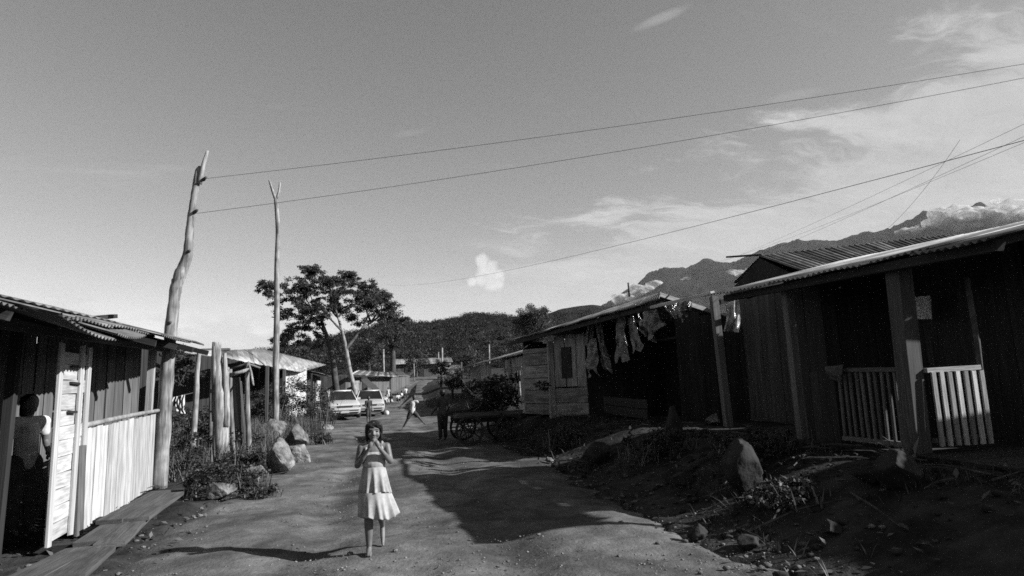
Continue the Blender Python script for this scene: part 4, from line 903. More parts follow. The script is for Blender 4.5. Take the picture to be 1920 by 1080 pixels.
def weed_patch(name, label, fn, n, h, wd, mat=M_weed, lean=0.7):
    V, F = blades([fn() for _ in range(n)], h, wd, lean)
    return stuff(link(name, np_mesh(name, V, F), None, None, mat), label, 'grass')
def left_yard():
    while True:
        y = 11.9+13*random.random(); x = -2.55-random.random()**0.8*2.6
        if fbm(np.array([x*1.3]), np.array([y*1.1]), 77, 3)[0] > -0.18+0.25*random.random(): return gpt(x, y, -0.02)
weed_patch('weeds', 'tall dark weeds and grass in the left yard', left_yard, 14000, 0.52, 0.017, lean=0.9)
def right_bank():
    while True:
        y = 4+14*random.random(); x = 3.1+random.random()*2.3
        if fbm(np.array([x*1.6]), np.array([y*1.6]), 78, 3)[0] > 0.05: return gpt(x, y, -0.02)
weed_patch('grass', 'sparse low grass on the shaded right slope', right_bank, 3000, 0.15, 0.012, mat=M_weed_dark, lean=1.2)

# bushes
def B_(label, c, rx, ry, h, n, per, size, cat='bush', mat=M_leaf, grp='bushes of the left yard', bl=60, name='bush'):
    return bush(name, label, cat, c, rx, ry, h, n, per, size, mat, grp, bl=bl)
B_('big leafy bush behind the forked pole', (-3.228, 25.09, 0.22), 1.35, 1.2, 1.8, 46, 130, 0.085)
B_('dense bush between the stick gate and the forked pole', (-3.98, 22.38, 0.22), 0.85, 1.0, 1.7, 36, 120, 0.08)
B_('low bush at the right foot of the bright roof house', (-2.826, 28.01, 0.1), 0.7, 1.0, 0.9, 26, 110, 0.07)
B_('spreading weeds in front of the split trunk', (-3.606, 14.86, 0.2), 0.9, 0.9, 0.75, 36, 110, 0.07)
B_('dark bush hugging the leaning pole foot', (-3.683, 12.61, 0.15), 0.55, 0.6, 0.75, 28, 120, 0.06)
B_('bush with upright blades left of the split trunk', (-5.133, 18.47, 0.2), 0.8, 0.9, 1.0, 34, 110, 0.075, bl=160)
B_('low weeds around the pointed boulder', (-2.588, 12.46, 0.1), 0.5, 0.45, 0.40, 26, 100, 0.05)
B_('low weeds between the flat boulder and the yard', (-2.366, 10.34, 0.08), 0.6, 0.45, 0.38, 26, 100, 0.05)
B_('small weeds at the track edge by the tilted slab', (-1.832, 18.49, 0.02), 0.4, 0.6, 0.26, 20, 90, 0.05)
B_('small leafy plant right of the flat boulder', (-1.763, 9.746, 0.02), 0.28, 0.25, 0.24, 14, 80, 0.04)
B_('leafy branch hanging under the bright roof behind the pole', (-4.509, 15, 1.722), 0.5, 0.5, 0.9, 20, 100, 0.07)
B_('shrub in the shade below the middle house wall', (3.599, 12.59, 0.145), 0.45, 0.45, 0.5, 20, 100, 0.06, grp='shrubs on the right slope')
B_('shrub under the open bay of the middle house', (3.974, 8.942, 0.289), 0.5, 0.5, 0.45, 20, 100, 0.06, grp='shrubs on the right slope')
B_('weeds at the foot of the far porch post', (4.612, 7.355, 0.491), 0.5, 0.5, 0.4, 20, 100, 0.055, grp='shrubs on the right slope')
B_('weeds by the road below the porch railing', (3.909, 5.584, 0.259), 0.4, 0.4, 0.28, 20, 90, 0.05, grp='shrubs on the right slope')
B_('dark shrubs before the far right house', (4.058, 24.26, 0.321), 0.9, 1.1, 0.9, 26, 100, 0.09, grp='shrubs on the right slope')
B_('pale branching shrub left of the middle house wall', (3.871, 20.07, 0.248), 0.7, 0.8, 0.6, 20, 90, 0.08, grp='shrubs on the right slope')
# bright plant in the sun patch by the porch post
c = Vector((5.25, 5.634, 0.693)); t = thing('sunlit_plant', 'few bright leaves catching sun at the porch post foot', 'plant', (c.x, c.y, hgt(c.x, c.y)))
V, F = blades([(c.x+random.uniform(-.05, .05), c.y+random.uniform(-.05, .05), c.z-0.12) for _ in range(9)], 0.26, 0.06, 1.0); link('leaf', np_mesh('leaf', V-np.array(c), F), t, Matrix.Translation(c), M_weed)

# ================================================================== trees
def grow(p, d, ln, r, depth, tips, segs, bend=0.25, spread=0.65, kids=(2, 3), up=0.12):
    n = 4; pts = [Vector(p)]; rad = [r]; dd = Vector(d).normalized()
    for i in range(n):
        dd = (dd+Vector((random.gauss(0, 1), random.gauss(0, 1), random.gauss(0, 1)))*bend*0.35+Vector((0, 0, up*0.4))).normalized()
        pts.append(pts[-1]+dd*ln/n); rad.append(r*(1-0.42*(i+1)/n))
    segs.append((pts, rad))
    if depth == 0: tips.append(pts[-1]); tips.append(pts[-2]); return
    for k in range(random.randint(*kids)):
        a = dd.orthogonal().normalized(); a.rotate(Matrix.Rotation(random.uniform(0, 6.283), 3, dd))
        nd = (dd+a*random.uniform(spread*0.5, spread*1.2)).normalized()
        grow(pts[-1] if k < 2 else pts[-2], nd, ln*random.uniform(0.62, 0.85), rad[-1]*0.85, depth-1, tips, segs, bend, spread, kids, up)
def limbs_mesh(segs):
    Vs, Fs, off = [], [], 0
    for pts, rad in segs:
        V, F = tube_mesh(pts, rad, 7); Vs += V; Fs += [tuple(k+off for k in f) for f in F]; off += len(V)
    return Vs, Fs
def add_limbs(t, segs, mat, name='branch'):
    for pts, rad in segs: tube(name, pts, rad, mat, t, 6)
tb = Vector((-2.9, 36.5, 0.2)); t = thing('shade_tree', 'wide flat-crowned tree with pale forked trunks behind the parked cars', 'tree', tb)
CR = []
def trunk(pts, rad, mat): tube('trunk', pts, rad, mat, t, 9, rough=0.04, sub=4)
T1 = [(-1.633, 35.5, 0.977), (-2.005, 35.5, 2.582), (-2.209, 35.5, 3.758), (-2.412, 35.5, 4.647), (-2.616, 35.5, 5.392)]
T2 = [(-2.76, 37, 0.997), (-2.914, 37, 2.352), (-3.068, 37, 3.416), (-3.37, 37, 4.49), (-3.673, 37, 5.417)]
T3 = [(-2.208, 35.5, 3.611), (-1.866, 35.5, 4.045), (-1.407, 35.5, 4.628), (-0.868, 36, 5.115)]
trunk(T1, [0.14, 0.115, 0.10, 0.08, 0.06], M_bark); trunk(T2, [0.20, 0.18, 0.15, 0.12, 0.08], M_bark_dark); trunk(T3, [0.10, 0.09, 0.07, 0.05], M_bark_tree)
tips = []; segs = []
for P in (T1, T2, T3):
    d = Vector(P[-1])-Vector(P[-2])
    for k in range(4):
        a = Vector((random.gauss(0, 1), random.gauss(0, .8), random.uniform(0.1, 0.6)))
        grow(P[-1] if k < 3 else P[-2], d.normalized()*0.7+a*0.7, 1.05, 0.07, 2, tips, segs, up=0.08, spread=0.8)
add_limbs(t, segs, M_bark_tree)
tree_lobes = [((-6.149, 36, 6.988), 0.55), ((-5.635, 36, 6.535), 0.75), ((-5.224, 36, 7.283), 0.6), ((-4.655, 35, 6.534), 0.8), ((-4.492, 37, 7.596), 0.65), ((-3.945, 36, 7.887), 0.55), ((-3.648, 36, 7.123), 0.8), ((-3.013, 36, 7.425), 0.6), ((-2.558, 35, 6.664), 0.8), ((-2.256, 37, 7.744), 0.6), ((-1.664, 36, 7.112), 0.7), ((-1.012, 36, 7.262), 0.45), ((-0.736, 37, 6.628), 0.6), ((-0.362, 36, 5.718), 0.65), ((0.175, 36, 5.557), 0.6), ((-1.273, 35, 5.999), 0.7), ((-2.1, 37, 6.014), 0.7), ((-2.917, 36, 6.055), 0.7), ((-3.676, 35, 5.938), 0.8), ((-4.634, 36, 5.776), 0.6), ((-4.763, 36, 4.885), 0.5), ((-4.17, 37, 5.272), 0.55), ((-5.32, 36, 4.6), 0.45), ((-5.731, 36, 4.168), 0.35), ((0.621, 36, 5.09), 0.5), ((-6.491, 36, 7.29), 0.3), ((-4.062, 36, 8.101), 0.3), ((-2.137, 36, 7.791), 0.3), ((0.328, 36, 6.016), 0.3), ((-4.594, 37, 4.213), 0.5), ((-3.822, 38, 4.422), 0.6), ((-5.478, 36, 5.639), 0.45), ((-3.542, 38, 6.952), 0.7), ((-1.692, 38, 5.489), 0.5)]
cen = []; rad = []
for (c, r) in tree_lobes:
    for k in range(13):
        a = random.uniform(0, 6.283); q = r*random.random()**0.5*1.25
        cen.append((c[0]+math.cos(a)*q, c[1]+random.uniform(-1.6, 1.6)*r*1.4, c[2]+math.sin(a)*q*0.55)); rad.append(random.uniform(0.14, 0.30))
for p in tips:
    cen.append(tuple(p)); rad.append(random.uniform(0.18, 0.34))
V, F = leaf_cloud(cen, rad, 92, 0.14, flat=0.55, droop=0.2, elong=2.6, up=0.5)
link('crown', np_mesh('crown', V-np.array(tb), F), t, Matrix.Translation(tb), M_leaf_tree)
def round_tree(label, base, h, r, n, per, size, mat=M_leaf_tree, squash=0.8, grp='trees behind the houses'):
    base = Vector(base); t = thing('tree', label, 'tree', base, grp); top = base+Vector((0, 0, h-r*squash))
    tube('trunk', [base-Vector((0, 0, .2)), base.lerp(top, 0.5)+Vector((0.1, 0, 0)), top], [0.05*h, 0.04*h, 0.02*h], M_bark_dark, t, 8, sub=3)
    for k in range(6):
        a = k*1.05; tube('branch', [base.lerp(top, 0.7), base.lerp(top, 0.9)+Vector((math.cos(a), math.sin(a), 0.2))*r*0.4, top+Vector((math.cos(a), math.sin(a), 0.1))*r*0.75], [0.018*h, 0.012*h, 0.005*h], M_bark_dark, t, 6)
    cen = []; rad = []
    for i in range(n):
        d = np.array([random.gauss(0, 1), random.gauss(0, 1), random.gauss(0, 1)]); d /= np.linalg.norm(d); q = r*random.random()**0.4
        cen.append((top.x+d[0]*q, top.y+d[1]*q, top.z+d[2]*q*squash)); rad.append(random.uniform(0.16, 0.3)*r)
    V, F = leaf_cloud(cen, rad, per, size, flat=0.8); link('crown', np_mesh('crown', V-np.array(base), F), t, Matrix.Translation(base), mat)
b = (13.53, 56, 5.137); round_tree('rounded tree standing alone above the middle roof', (b[0], b[1], 0.5), (13.68, 56, 8.77)[2]-0.5, 2.0, 110, 190, 0.13, squash=0.95)
b = (5.031, 60, 1.554); round_tree('small dark round tree at the right of the far road', (b[0], b[1], hgt(b[0], b[1])), (5.073, 60, 3.775)[2]-hgt(b[0], b[1]), 1.0, 26, 110, 0.14)
b = (4.422, 44, 0.96); round_tree('dark leafy tree behind the grey-shirted person', (b[0], b[1], hgt(b[0], b[1])), (4.452, 44, 2.327)[2]-hgt(b[0], b[1])+0.2, 1.0, 30, 110, 0.13)
b = (0.653, 75, 6.771); round_tree('dark bushy tree right behind the wide crowned tree', (b[0], b[1], hgt(b[0], b[1])), (0.672, 75, 9.436)[2]-hgt(b[0], b[1]), 2.2, 46, 120, 0.2)
b = (-2.261, 80, 5.856); round_tree('dark tree showing under the wide crown near its trunks', (b[0], b[1], hgt(b[0], b[1])), (-2.258, 80, 7.993)[2]-hgt(b[0], b[1]), 2.6, 46, 120, 0.22)
b = (-7.906, 60, 4.93); round_tree('dark tree rising behind the bright tin roof', (b[0], b[1], hgt(b[0], b[1])), (-7.918, 60, 5.763)[2]-hgt(b[0], b[1]), 2.2, 46, 120, 0.2)
b = (5.047, 110, 6.349); round_tree('far dark tree above the end of the street', (b[0], b[1], hgt(b[0], b[1])), (5.065, 110, 7.74)[2]-hgt(b[0], b[1]), 2.6, 40, 110, 0.25)
b = (12.42, 95, 4.651); round_tree('far tree behind the far right house roof', (b[0], b[1], hgt(b[0], b[1])), (12.47, 95, 6.683)[2]-hgt(b[0], b[1]), 2.6, 40, 110, 0.25)

# ================================================================== cars
def car(label, loc, rotz, paint, scale=1.0):
    M0 = Matrix.Translation(loc)@Matrix.Rotation(rotz, 4, 'Z')@Matrix.Scale(scale, 4)
    t = link('parked_car', None, None, Matrix.Translation(loc)@Matrix.Rotation(rotz, 4, 'Z')); tag(t, label, 'car', 'cars parked by the road')
    def add(name, V, F, mat, smooth=False, parent=t):
        me = py_mesh(name, V, F, smooth); me.materials.append(mat); return link(name, me, parent, M0)
    def loft(stations, seg_profile, close=True):
        V = []; F = []; n = None
        for s in stations:
            pr = seg_profile(*s); n = len(pr); V += pr
        for i in range(len(stations)-1):
            for k in range(n): F.append((i*n+k, i*n+(k+1) % n, (i+1)*n+(k+1) % n, (i+1)*n+k))
        F.append(tuple(range(n-1, -1, -1))); q = (len(stations)-1)*n; F.append(tuple(q+k for k in range(n))); return V, F
    def prof(y, hw, z0, z1, tuck=0.05, crown=0.03):
        L = [(hw-0.10, z0), (hw-0.03, z0+0.10), (hw, z0+(z1-z0)*0.45), (hw-0.015, z0+(z1-z0)*0.72), (hw-tuck, z1-0.02), (hw-tuck-0.12, z1+crown*0.5), (0.25, z1+crown)]
        return [(x, y, z) for x, z in L]+[(-x, y, z) for x, z in reversed(L)]
    st = [(-2.08, 0.62, 0.30, 0.56), (-2.02, 0.72, 0.24, 0.66), (-1.85, 0.79, 0.20, 0.71), (-1.4, 0.815, 0.19, 0.78), (-0.85, 0.82, 0.19, 0.86), (0.0, 0.825, 0.19, 0.88), (1.0, 0.82, 0.19, 0.89), (1.5, 0.81, 0.20, 0.90), (1.95, 0.77, 0.24, 0.88), (2.08, 0.68, 0.34, 0.78)]
    V, F = loft(st, prof); add('body', V, F, paint, True)
    def cab(y, hb, ht, z0, z1): return [(hb, y, z0), (lerp(hb, ht, .9), y, lerp(z0, z1, .9)), (ht-0.06, y, z1), (-ht+0.06, y, z1), (-lerp(hb, ht, .9), y, lerp(z0, z1, .9)), (-hb, y, z0)]
    # cabin: roof, pillars and glass
    zr = 1.36; V = []; F = []
    wb, wt = 0.70, 0.55
    base = [(-0.90, 0.70), (0.20, 0.73), (1.45, 0.68)]
    Vc = [(-.70, -.92, .86), (.70, -.92, .86), (.72, .35, .88), (.68, 1.62, .89), (-.68, 1.62, .89), (-.72, .35, .88), (-.53, -.20, 1.33), (.53, -.20, 1.33), (.56, .35, 1.37), (.52, 1.02, 1.33), (-.52, 1.02, 1.33), (-.56, .35, 1.37)]
    add('roof', [(-.55, -.24, 1.33), (.55, -.24, 1.33), (.58, .35, 1.375), (.54, 1.06, 1.335), (-.54, 1.06, 1.335), (-.58, .35, 1.375), (-.5, -.2, 1.29), (.5, -.2, 1.29), (.5, 1.0, 1.29), (-.5, 1.0, 1.29)], [(0, 1, 2, 5), (5, 2, 3, 4), (0, 6, 7, 1), (1, 7, 8, 3, 2), (3, 8, 9, 4), (4, 9, 6, 0, 5), (9, 8, 7, 6)], paint, True)
    add('cabin_glass', Vc, [(0, 1, 7, 6), (1, 2, 8, 7), (2, 3, 9, 8), (3, 4, 10, 9), (4, 5, 11, 10), (5, 0, 6, 11), (6, 7, 8, 11), (11, 8, 9, 10)], M_glass)
    def bar(name, a, b, r, mat, parent=t):
        V, F = tube_mesh([a, b], [r, r], 6); return add(name, V, F, mat, True, parent)
    for sx_ in (-1, 1):
        bar('pillar', (sx_*.71, -.93, .85), (sx_*.545, -.21, 1.335), .032, paint)
        bar('pillar', (sx_*.725, .36, .86), (sx_*.57, .36, 1.36), .035, paint)
        bar('pillar', (sx_*.69, 1.63, .88), (sx_*.53, 1.03, 1.335), .045, paint)
    def boxp(name, c, s, mat, parent=t):
        x, y, z = c; a, b, d = s[0]/2, s[1]/2, s[2]/2
        V = [(x+i*a, y+j*b, z+k*d) for i in (-1, 1) for j in (-1, 1) for k in (-1, 1)]
        return add(name, V, [(0, 1, 3, 2), (4, 6, 7, 5), (0, 4, 5, 1), (2, 3, 7, 6), (0, 2, 6, 4), (1, 5, 7, 3)], mat, False, parent)
    boxp('grille', (-0.0, -2.055, .585), (.74, .06, .10), M_black)
    bp = boxp('bumper', (0, -2.09, .40), (1.46, .12, .15), paint); boxp('bumper_strip', (0, -2.16, .41), (1.3, .02, .04), M_black, bp)
    boxp('licence_plate', (0, -2.17, .345), (.40, .015, .11), M_car2); boxp('air_intake', (0, -2.06, .27), (1.15, .06, .10), M_black)
    for sx_ in (-1, 1):
        boxp('headlight', (sx_*.53, -2.045, .59), (.30, .07, .12), M_chrome); boxp('indicator', (sx_*.715, -1.99, .58), (.06, .09, .10), M_grey_cloth)
        boxp('mirror', (sx_*.84, -.62, .93), (.18, .09, .11), paint)
        boxp('door_handle', (sx_*.83, .25, .74), (.02, .14, .03), M_black)
        boxp('tail_light', (sx_*.58, 2.06, .70), (.30, .05, .14), M_dark_cloth)
        for y in (-1.28, 1.30):
            me_pts = []; V = []; F = []
            prof_w = [(-.09, .20), (-.09, .275), (-.06, .30), (.06, .30), (.09, .275), (.09, .20)]
            for k in range(20):
                a = 2*math.pi*k/20
                for (o, r) in prof_w: V.append((sx_*.735+o, y+math.cos(a)*r, .30+math.sin(a)*r))
            for k in range(20):
                for j in range(6): F.append((k*6+j, k*6+(j+1) % 6, ((k+1) % 20)*6+(j+1) % 6, ((k+1) % 20)*6+j))
            wh = add('wheel', V, F, M_rubber, True)
            V = [(sx_*.815, y, .30)]+[(sx_*.80, y+math.cos(2*math.pi*k/16)*.2, .30+math.sin(2*math.pi*k/16)*.2) for k in range(16)]
            add('rim', V, [(0, 1+k, 1+(k+1) % 16) for k in range(16)], M_car2, False, wh)
    return t
c1 = Vector((-2.284, 30.7, -0)); car('white sedan parked nearer, facing us beside the bushes', (c1.x, c1.y+1.9, 0.06), math.radians(10), M_car, 0.98)
c2 = Vector((-0.896, 32.44, -0)); car('pale sedan parked farther right, behind the small standing child', (c2.x-0.05, c2.y+3.4, 0.0), math.radians(2), M_car2, 0.98)

# ================================================================== cart with a load, in the shade
ct = thing('cart', 'flat wooden cart loaded with branches in the house shade', 'cart', (2.4, 16.3, 0.0))
def wheelc(x, y, r):
    V, F = [], []
    for k in range(22):
        a = 2*math.pi*k/22
        for (o, rr) in ((-.03, r-.06), (-.03, r), (.03, r), (.03, r-.06)): V.append((x+math.cos(a)*rr, y+o, r+math.sin(a)*rr))
    for k in range(22):
        for j in range(4): F.append((k*4+j, k*4+(j+1) % 4, ((k+1) % 22)*4+(j+1) % 4, ((k+1) % 22)*4+j))
    me = py_mesh('wheel', V, F); me.materials.append(M_wood_dark); wh = link('wheel', me, ct)
    for k in range(5):
        a = math.pi*k/5; d = Vector((math.cos(a), 0, math.sin(a)))*(r-.05); board('spoke', Vector((x, y, r))-d, Vector((x, y, r))+d, (0, 1, 0), 0.03, 0.03, M_wood_dark, wh)
wheelc(2.0, 15.55, 0.36); wheelc(2.0, 16.95, 0.36); wheelc(3.0, 15.55, 0.36); wheelc(3.0, 16.95, 0.36)
tube('axle', [(2.0, 15.5, .36), (2.0, 17.0, .36)], [.03, .03], M_wood_dark, ct, 6); tube('axle', [(3.0, 15.5, .36), (3.0, 17.0, .36)], [.03, .03], M_wood_dark, ct, 6)
for k, y in enumerate(np.arange(15.62, 16.95, 0.22)):
    board('bed_board', (1.65, y, .66), (3.3, y+random.uniform(-.01, .01), .665), (0, 1, 0), .2, .03, M_wood_dark, ct)
board('side_rail', (1.6, 15.52, .74), (3.35, 15.52, .75), (0, 0, 1), .10, .035, M_wood, ct); board('side_rail', (1.6, 17.0, .74), (3.35, 17.0, .75), (0, 0, 1), .10, .035, M_wood_dark, ct)
board('chassis_beam', (1.65, 15.75, .58), (3.3, 15.75, .58), (0, 0, 1), .1, .06, M_wood_dark, ct); board('chassis_beam', (1.65, 16.8, .58), (3.3, 16.8, .58), (0, 0, 1), .1, .06, M_wood_dark, ct)
cen = [(random.gauss(2.6, 0.36), random.uniform(15.7, 16.9), 0.75+random.random()**1.3*0.85) for i in range(40)]
V, F = leaf_cloud(cen, [0.22]*40, 90, 0.11, flat=0.7)
o = link('branch_load', np_mesh('branch_load', V-np.array((2.6, 16.3, 0.68)), F), None, Matrix.Translation((2.6, 16.3, 0.68)), M_leaf); tag(o, 'heap of cut leafy branches lying on the cart', 'branches')
sk_ = rock('white sack lying on the rear of the loaded cart', (3.08, 15.85, 0.69), 0.24, 0.18, 0.12, 0.2, 55, M_white, cut=0.9); sk_['category'] = 'sack'; sk_.name = 'sack'

# ================================================================== people
def cap_mesh(p0, r0, p1, r1, seg=12, rings=5):
    p0, p1 = V3(p0), V3(p1); d = p1-p0; L = d.length; d = d.normalized() if L > 1e-6 else Vector((0, 0, 1)); a = d.orthogonal().normalized(); b = d.cross(a)
    V = []; F = []; prof_ = []
    for i in range(rings+1):
        t_ = -math.pi/2+math.pi/2*i/rings; prof_.append((math.sin(t_)*r0, math.cos(t_)*r0))
    for i in range(rings+1):
        t_ = math.pi/2*i/rings; prof_.append((L+math.sin(t_)*r1, math.cos(t_)*r1))
    for (s, r) in prof_:
        r = max(r, 1e-4)
        for k in range(seg): V.append(p0+d*s+(a*math.cos(6.2832*k/seg)+b*math.sin(6.2832*k/seg))*r)
    n = len(prof_)
    for i in range(n-1):
        for k in range(seg): F.append((i*seg+k, i*seg+(k+1) % seg, (i+1)*seg+(k+1) % seg, (i+1)*seg+k))
    F.append(tuple(range(seg-1, -1, -1))); F.append(tuple((n-1)*seg+k for k in range(seg))); return V, F
def ell_mesh(c, r, rot=None, seg=18, rings=12):
    V = []; F = []; c = V3(c)
    for i in range(rings+1):
        t_ = -math.pi/2+math.pi*i/rings; rr = max(math.cos(t_), 1e-3)
        for k in range(seg):
            v = Vector((math.cos(6.2832*k/seg)*rr*r[0], math.sin(6.2832*k/seg)*rr*r[1], math.sin(t_)*r[2]))
            if rot: v.rotate(rot)
            V.append(c+v)
    for i in range(rings):
        for k in range(seg): F.append((i*seg+k, i*seg+(k+1) % seg, (i+1)*seg+(k+1) % seg, (i+1)*seg+k))
    F.append(tuple(range(seg-1, -1, -1))); F.append(tuple(rings*seg+k for k in range(seg))); return V, F
def blob_mesh(name, prims, voxel, smooth=4):
    Vs, Fs, off = [], [], 0
    for pr in prims:
        V, F = cap_mesh(*pr[1:]) if pr[0] == 'c' else ell_mesh(*pr[1:])
        Vs += V; Fs += [tuple(k+off for k in f) for f in F]; off += len(V)
    me = py_mesh(name+'_tmp', Vs, Fs); o = bpy.data.objects.new(name+'_tmp', me); COL.objects.link(o)
    m = o.modifiers.new('r', 'REMESH'); m.mode = 'VOXEL'; m.voxel_size = voxel; m.use_smooth_shade = True
    if smooth: s = o.modifiers.new('s', 'SMOOTH'); s.factor = 0.5; s.iterations = smooth
    bpy.context.view_layer.update(); d_ = bpy.context.evaluated_depsgraph_get()
    out = bpy.data.meshes.new_from_object(o.evaluated_get(d_)); out.name = name
    bpy.data.objects.remove(o); bpy.data.meshes.remove(me); return out
def hand_prims(wrist, tip_dir, palm_n, s, curl=0.7, thumb_side=1):
    """palm, four curled fingers of unequal length and a thumb"""
    w_ = V3(wrist); f = V3(tip_dir).normalized(); n = V3(palm_n); n = (n-f*n.dot(f)).normalized(); sd = f.cross(n)*thumb_side
    out = [('e', w_+f*0.032*s, (0.024*s, 0.024*s, 0.036*s), Matrix(( (sd.x, n.x, f.x), (sd.y, n.y, f.y), (sd.z, n.z, f.z))).to_quaternion())]
    for i, (o, ln) in enumerate(((0.018, 0.9), (0.006, 1.0), (-0.006, 0.95), (-0.017, 0.75))):
        b = w_+f*0.058*s+sd*o*s; c1_ = curl*0.6; c2_ = curl*1.5
        j1 = b+(f*math.cos(c1_)+n*math.sin(c1_))*0.024*s*ln; j2 = j1+(f*math.cos(c2_)+n*math.sin(c2_))*0.018*s*ln; j3 = j2+(f*math.cos(c2_*1.35)+n*math.sin(c2_*1.35))*0.013*s*ln
        out += [('c', b-f*0.012*s, 0.0066*s, j1, 0.006*s), ('c', j1, 0.006*s, j2, 0.0055*s), ('c', j2, 0.0055*s, j3, 0.0048*s)]
    tb_ = w_+f*0.02*s+sd*0.018*s; t1 = tb_+(sd*0.7+f*0.7+n*0.3).normalized()*0.024*s; t2 = t1+(f*0.85+n*0.5+sd*0.1).normalized()*0.02*s
    out += [('c', tb_, 0.0085*s, t1, 0.0072*s), ('c', t1, 0.0072*s, t2, 0.0055*s)]
    return out

# ---- the girl
def girl():
    loc = Vector((-0.12, 6.12, 0.0)); M = Matrix.Translation(loc)
    t = thing('person', 'girl in pale tiered dress walking towards us, hands at her mouth', 'person', loc)
    P = []
    # torso
    P += [('e', (0, 0.0, 0.62), (0.098, 0.075, 0.085)), ('e', (0, 0, 0.72), (0.082, 0.062, 0.09)), ('e', (0, 0.0, 0.83), (0.096, 0.066, 0.09)), ('e', (0, 0.004, 0.905), (0.105, 0.06, 0.06)),
          ('c', (-0.085, 0.004, 0.945), 0.038, (0.085, 0.004, 0.945), 0.038), ('c', (0, 0.006, 0.94), 0.036, (0, -0.002, 1.035), 0.032)]
    # head with face
    P += [('e', (0, 0.008, 1.108), (0.070, 0.080, 0.078)), ('e', (0, -0.014, 1.068), (0.056, 0.060, 0.062)), ('e', (0, -0.050, 1.030), (0.024, 0.022, 0.018)),
          ('e', (-0.030, -0.048, 1.062), (0.024, 0.022, 0.022)), ('e', (0.030, -0.048, 1.062), (0.024, 0.022, 0.022)), ('c', (0, -0.070, 1.088), 0.007, (0, -0.083, 1.066), 0.0095), ('e', (0, -0.076, 1.062), (0.014, 0.009, 0.007)),
          ('c', (-0.036, -0.064, 1.112), 0.007, (0.036, -0.064, 1.112), 0.007), ('e', (0.070, 0.01, 1.075), (0.008, 0.016, 0.024)), ('e', (-0.070, 0.01, 1.075), (0.008, 0.016, 0.024))]
    # her right arm (left in the picture), bent up to the mouth
    P += [('c', (-0.118, 0.002, 0.945), 0.036, (-0.150, -0.004, 0.79), 0.029), ('c', (-0.150, -0.004, 0.785), 0.029, (-0.100, -0.09, 0.86), 0.024), ('c', (-0.100, -0.09, 0.86), 0.024, (-0.040, -0.135, 0.945), 0.016)]
    P += hand_prims((-0.040, -0.135, 0.945), (0.35, -0.05, 0.9), (0.75, 0.6, 0.0), 0.95, 0.75, 1)
    # her left arm
    P += [('c', (0.118, 0.002, 0.945), 0.036, (0.148, -0.035, 0.815), 0.029), ('c', (0.148, -0.035, 0.812), 0.029, (0.095, -0.10, 0.885), 0.023), ('c', (0.095, -0.10, 0.885), 0.023, (0.042, -0.135, 0.958), 0.016)]
    P += hand_prims((0.042, -0.135, 0.958), (-0.35, -0.02, 0.9), (-0.75, 0.6, 0.0), 0.95, 0.8, -1)
    # legs: standing leg forward, other heel lifting behind
    P += [('c', (-0.052, 0.0, 0.60), 0.066, (-0.050, -0.045, 0.345), 0.043), ('c', (-0.050, -0.045, 0.345), 0.041, (-0.047, -0.030, 0.24), 0.041), ('c', (-0.047, -0.030, 0.24), 0.041, (-0.045, -0.035, 0.075), 0.026),
          ('c', (-0.045, -0.030, 0.05), 0.027, (-0.048, -0.085, 0.028), 0.022), ('c', (-0.048, -0.085, 0.027), 0.023, (-0.052, -0.135, 0.016), 0.015), ('c', (-0.034, -0.085, 0.024), 0.018, (-0.034, -0.140, 0.015), 0.013), ('e', (-0.045, -0.012, 0.03), (0.024, 0.026, 0.028))]
    P += [('c', (0.052, 0.0, 0.60), 0.066, (0.056, 0.02, 0.365), 0.043), ('c', (0.056, 0.02, 0.365), 0.041, (0.062, 0.11, 0.295), 0.041), ('c', (0.062, 0.11, 0.295), 0.040, (0.072, 0.27, 0.185), 0.025),
          ('c', (0.072, 0.285, 0.165), 0.025, (0.074, 0.255, 0.085), 0.023), ('c', (0.074, 0.255, 0.085), 0.023, (0.076, 0.230, 0.028), 0.017), ('c', (0.076, 0.230, 0.028), 0.016, (0.077, 0.195, 0.018), 0.012)]
    me = blob_mesh('body', P, 0.0055, 3); me.materials.append(M_skin); link('body', me, t, M)
    # hair: short bob with a fringe
    Hh = [('e', (0, 0.022, 1.120), (0.077, 0.083, 0.074)), ('e', (0, 0.046, 1.066), (0.072, 0.052, 0.080)), ('c', (-0.064, 0.006, 1.110), 0.021, (-0.067, 0.0, 1.014), 0.012), ('c', (0.064, 0.006, 1.110), 0.021, (0.068, 0.0, 1.020), 0.012), ('c', (-0.060, 0.03, 1.06), 0.02, (-0.064, 0.025, 1.004), 0.011), ('c', (0.058, 0.03, 1.06), 0.02, (0.066, 0.022, 1.010), 0.010), ('c', (0, 0.07, 1.06), 0.03, (0.01, 0.072, 0.998), 0.014),
          ('c', (-0.060, -0.044, 1.140), 0.020, (-0.070, -0.034, 1.075), 0.012), ('c', (0.062, -0.042, 1.140), 0.020, (0.071, -0.034, 1.082), 0.011), ('c', (-0.052, -0.055, 1.150), 0.019, (0.05, -0.055, 1.152), 0.019), ('c', (-0.03, -0.066, 1.142), 0.012, (0.0, -0.070, 1.126), 0.007), ('c', (0.03, -0.066, 1.144), 0.012, (0.045, -0.062, 1.122), 0.007), ('c', (-0.045, -0.06, 1.142), 0.011, (-0.05, -0.06, 1.118), 0.006)]
    me = blob_mesh('hair', Hh, 0.006, 3); me.materials.append(M_hair); link('hair', me, t, M)
    for s in (-1, 1):
        V, F = ell_mesh((s*0.028, -0.0625, 1.089), (0.013, 0.007, 0.0065), None, 12, 8); me = py_mesh('eye', V, F, True); me.materials.append(M_eye); link('eye', me, t, M)
        V, F = cap_mesh((s*0.015, -0.068, 1.106), 0.003, (s*0.043, -0.062, 1.107), 0.0022, 8, 3); me = py_mesh('eyebrow', V, F, True); me.materials.append(M_hair); link('eyebrow', me, t, M)
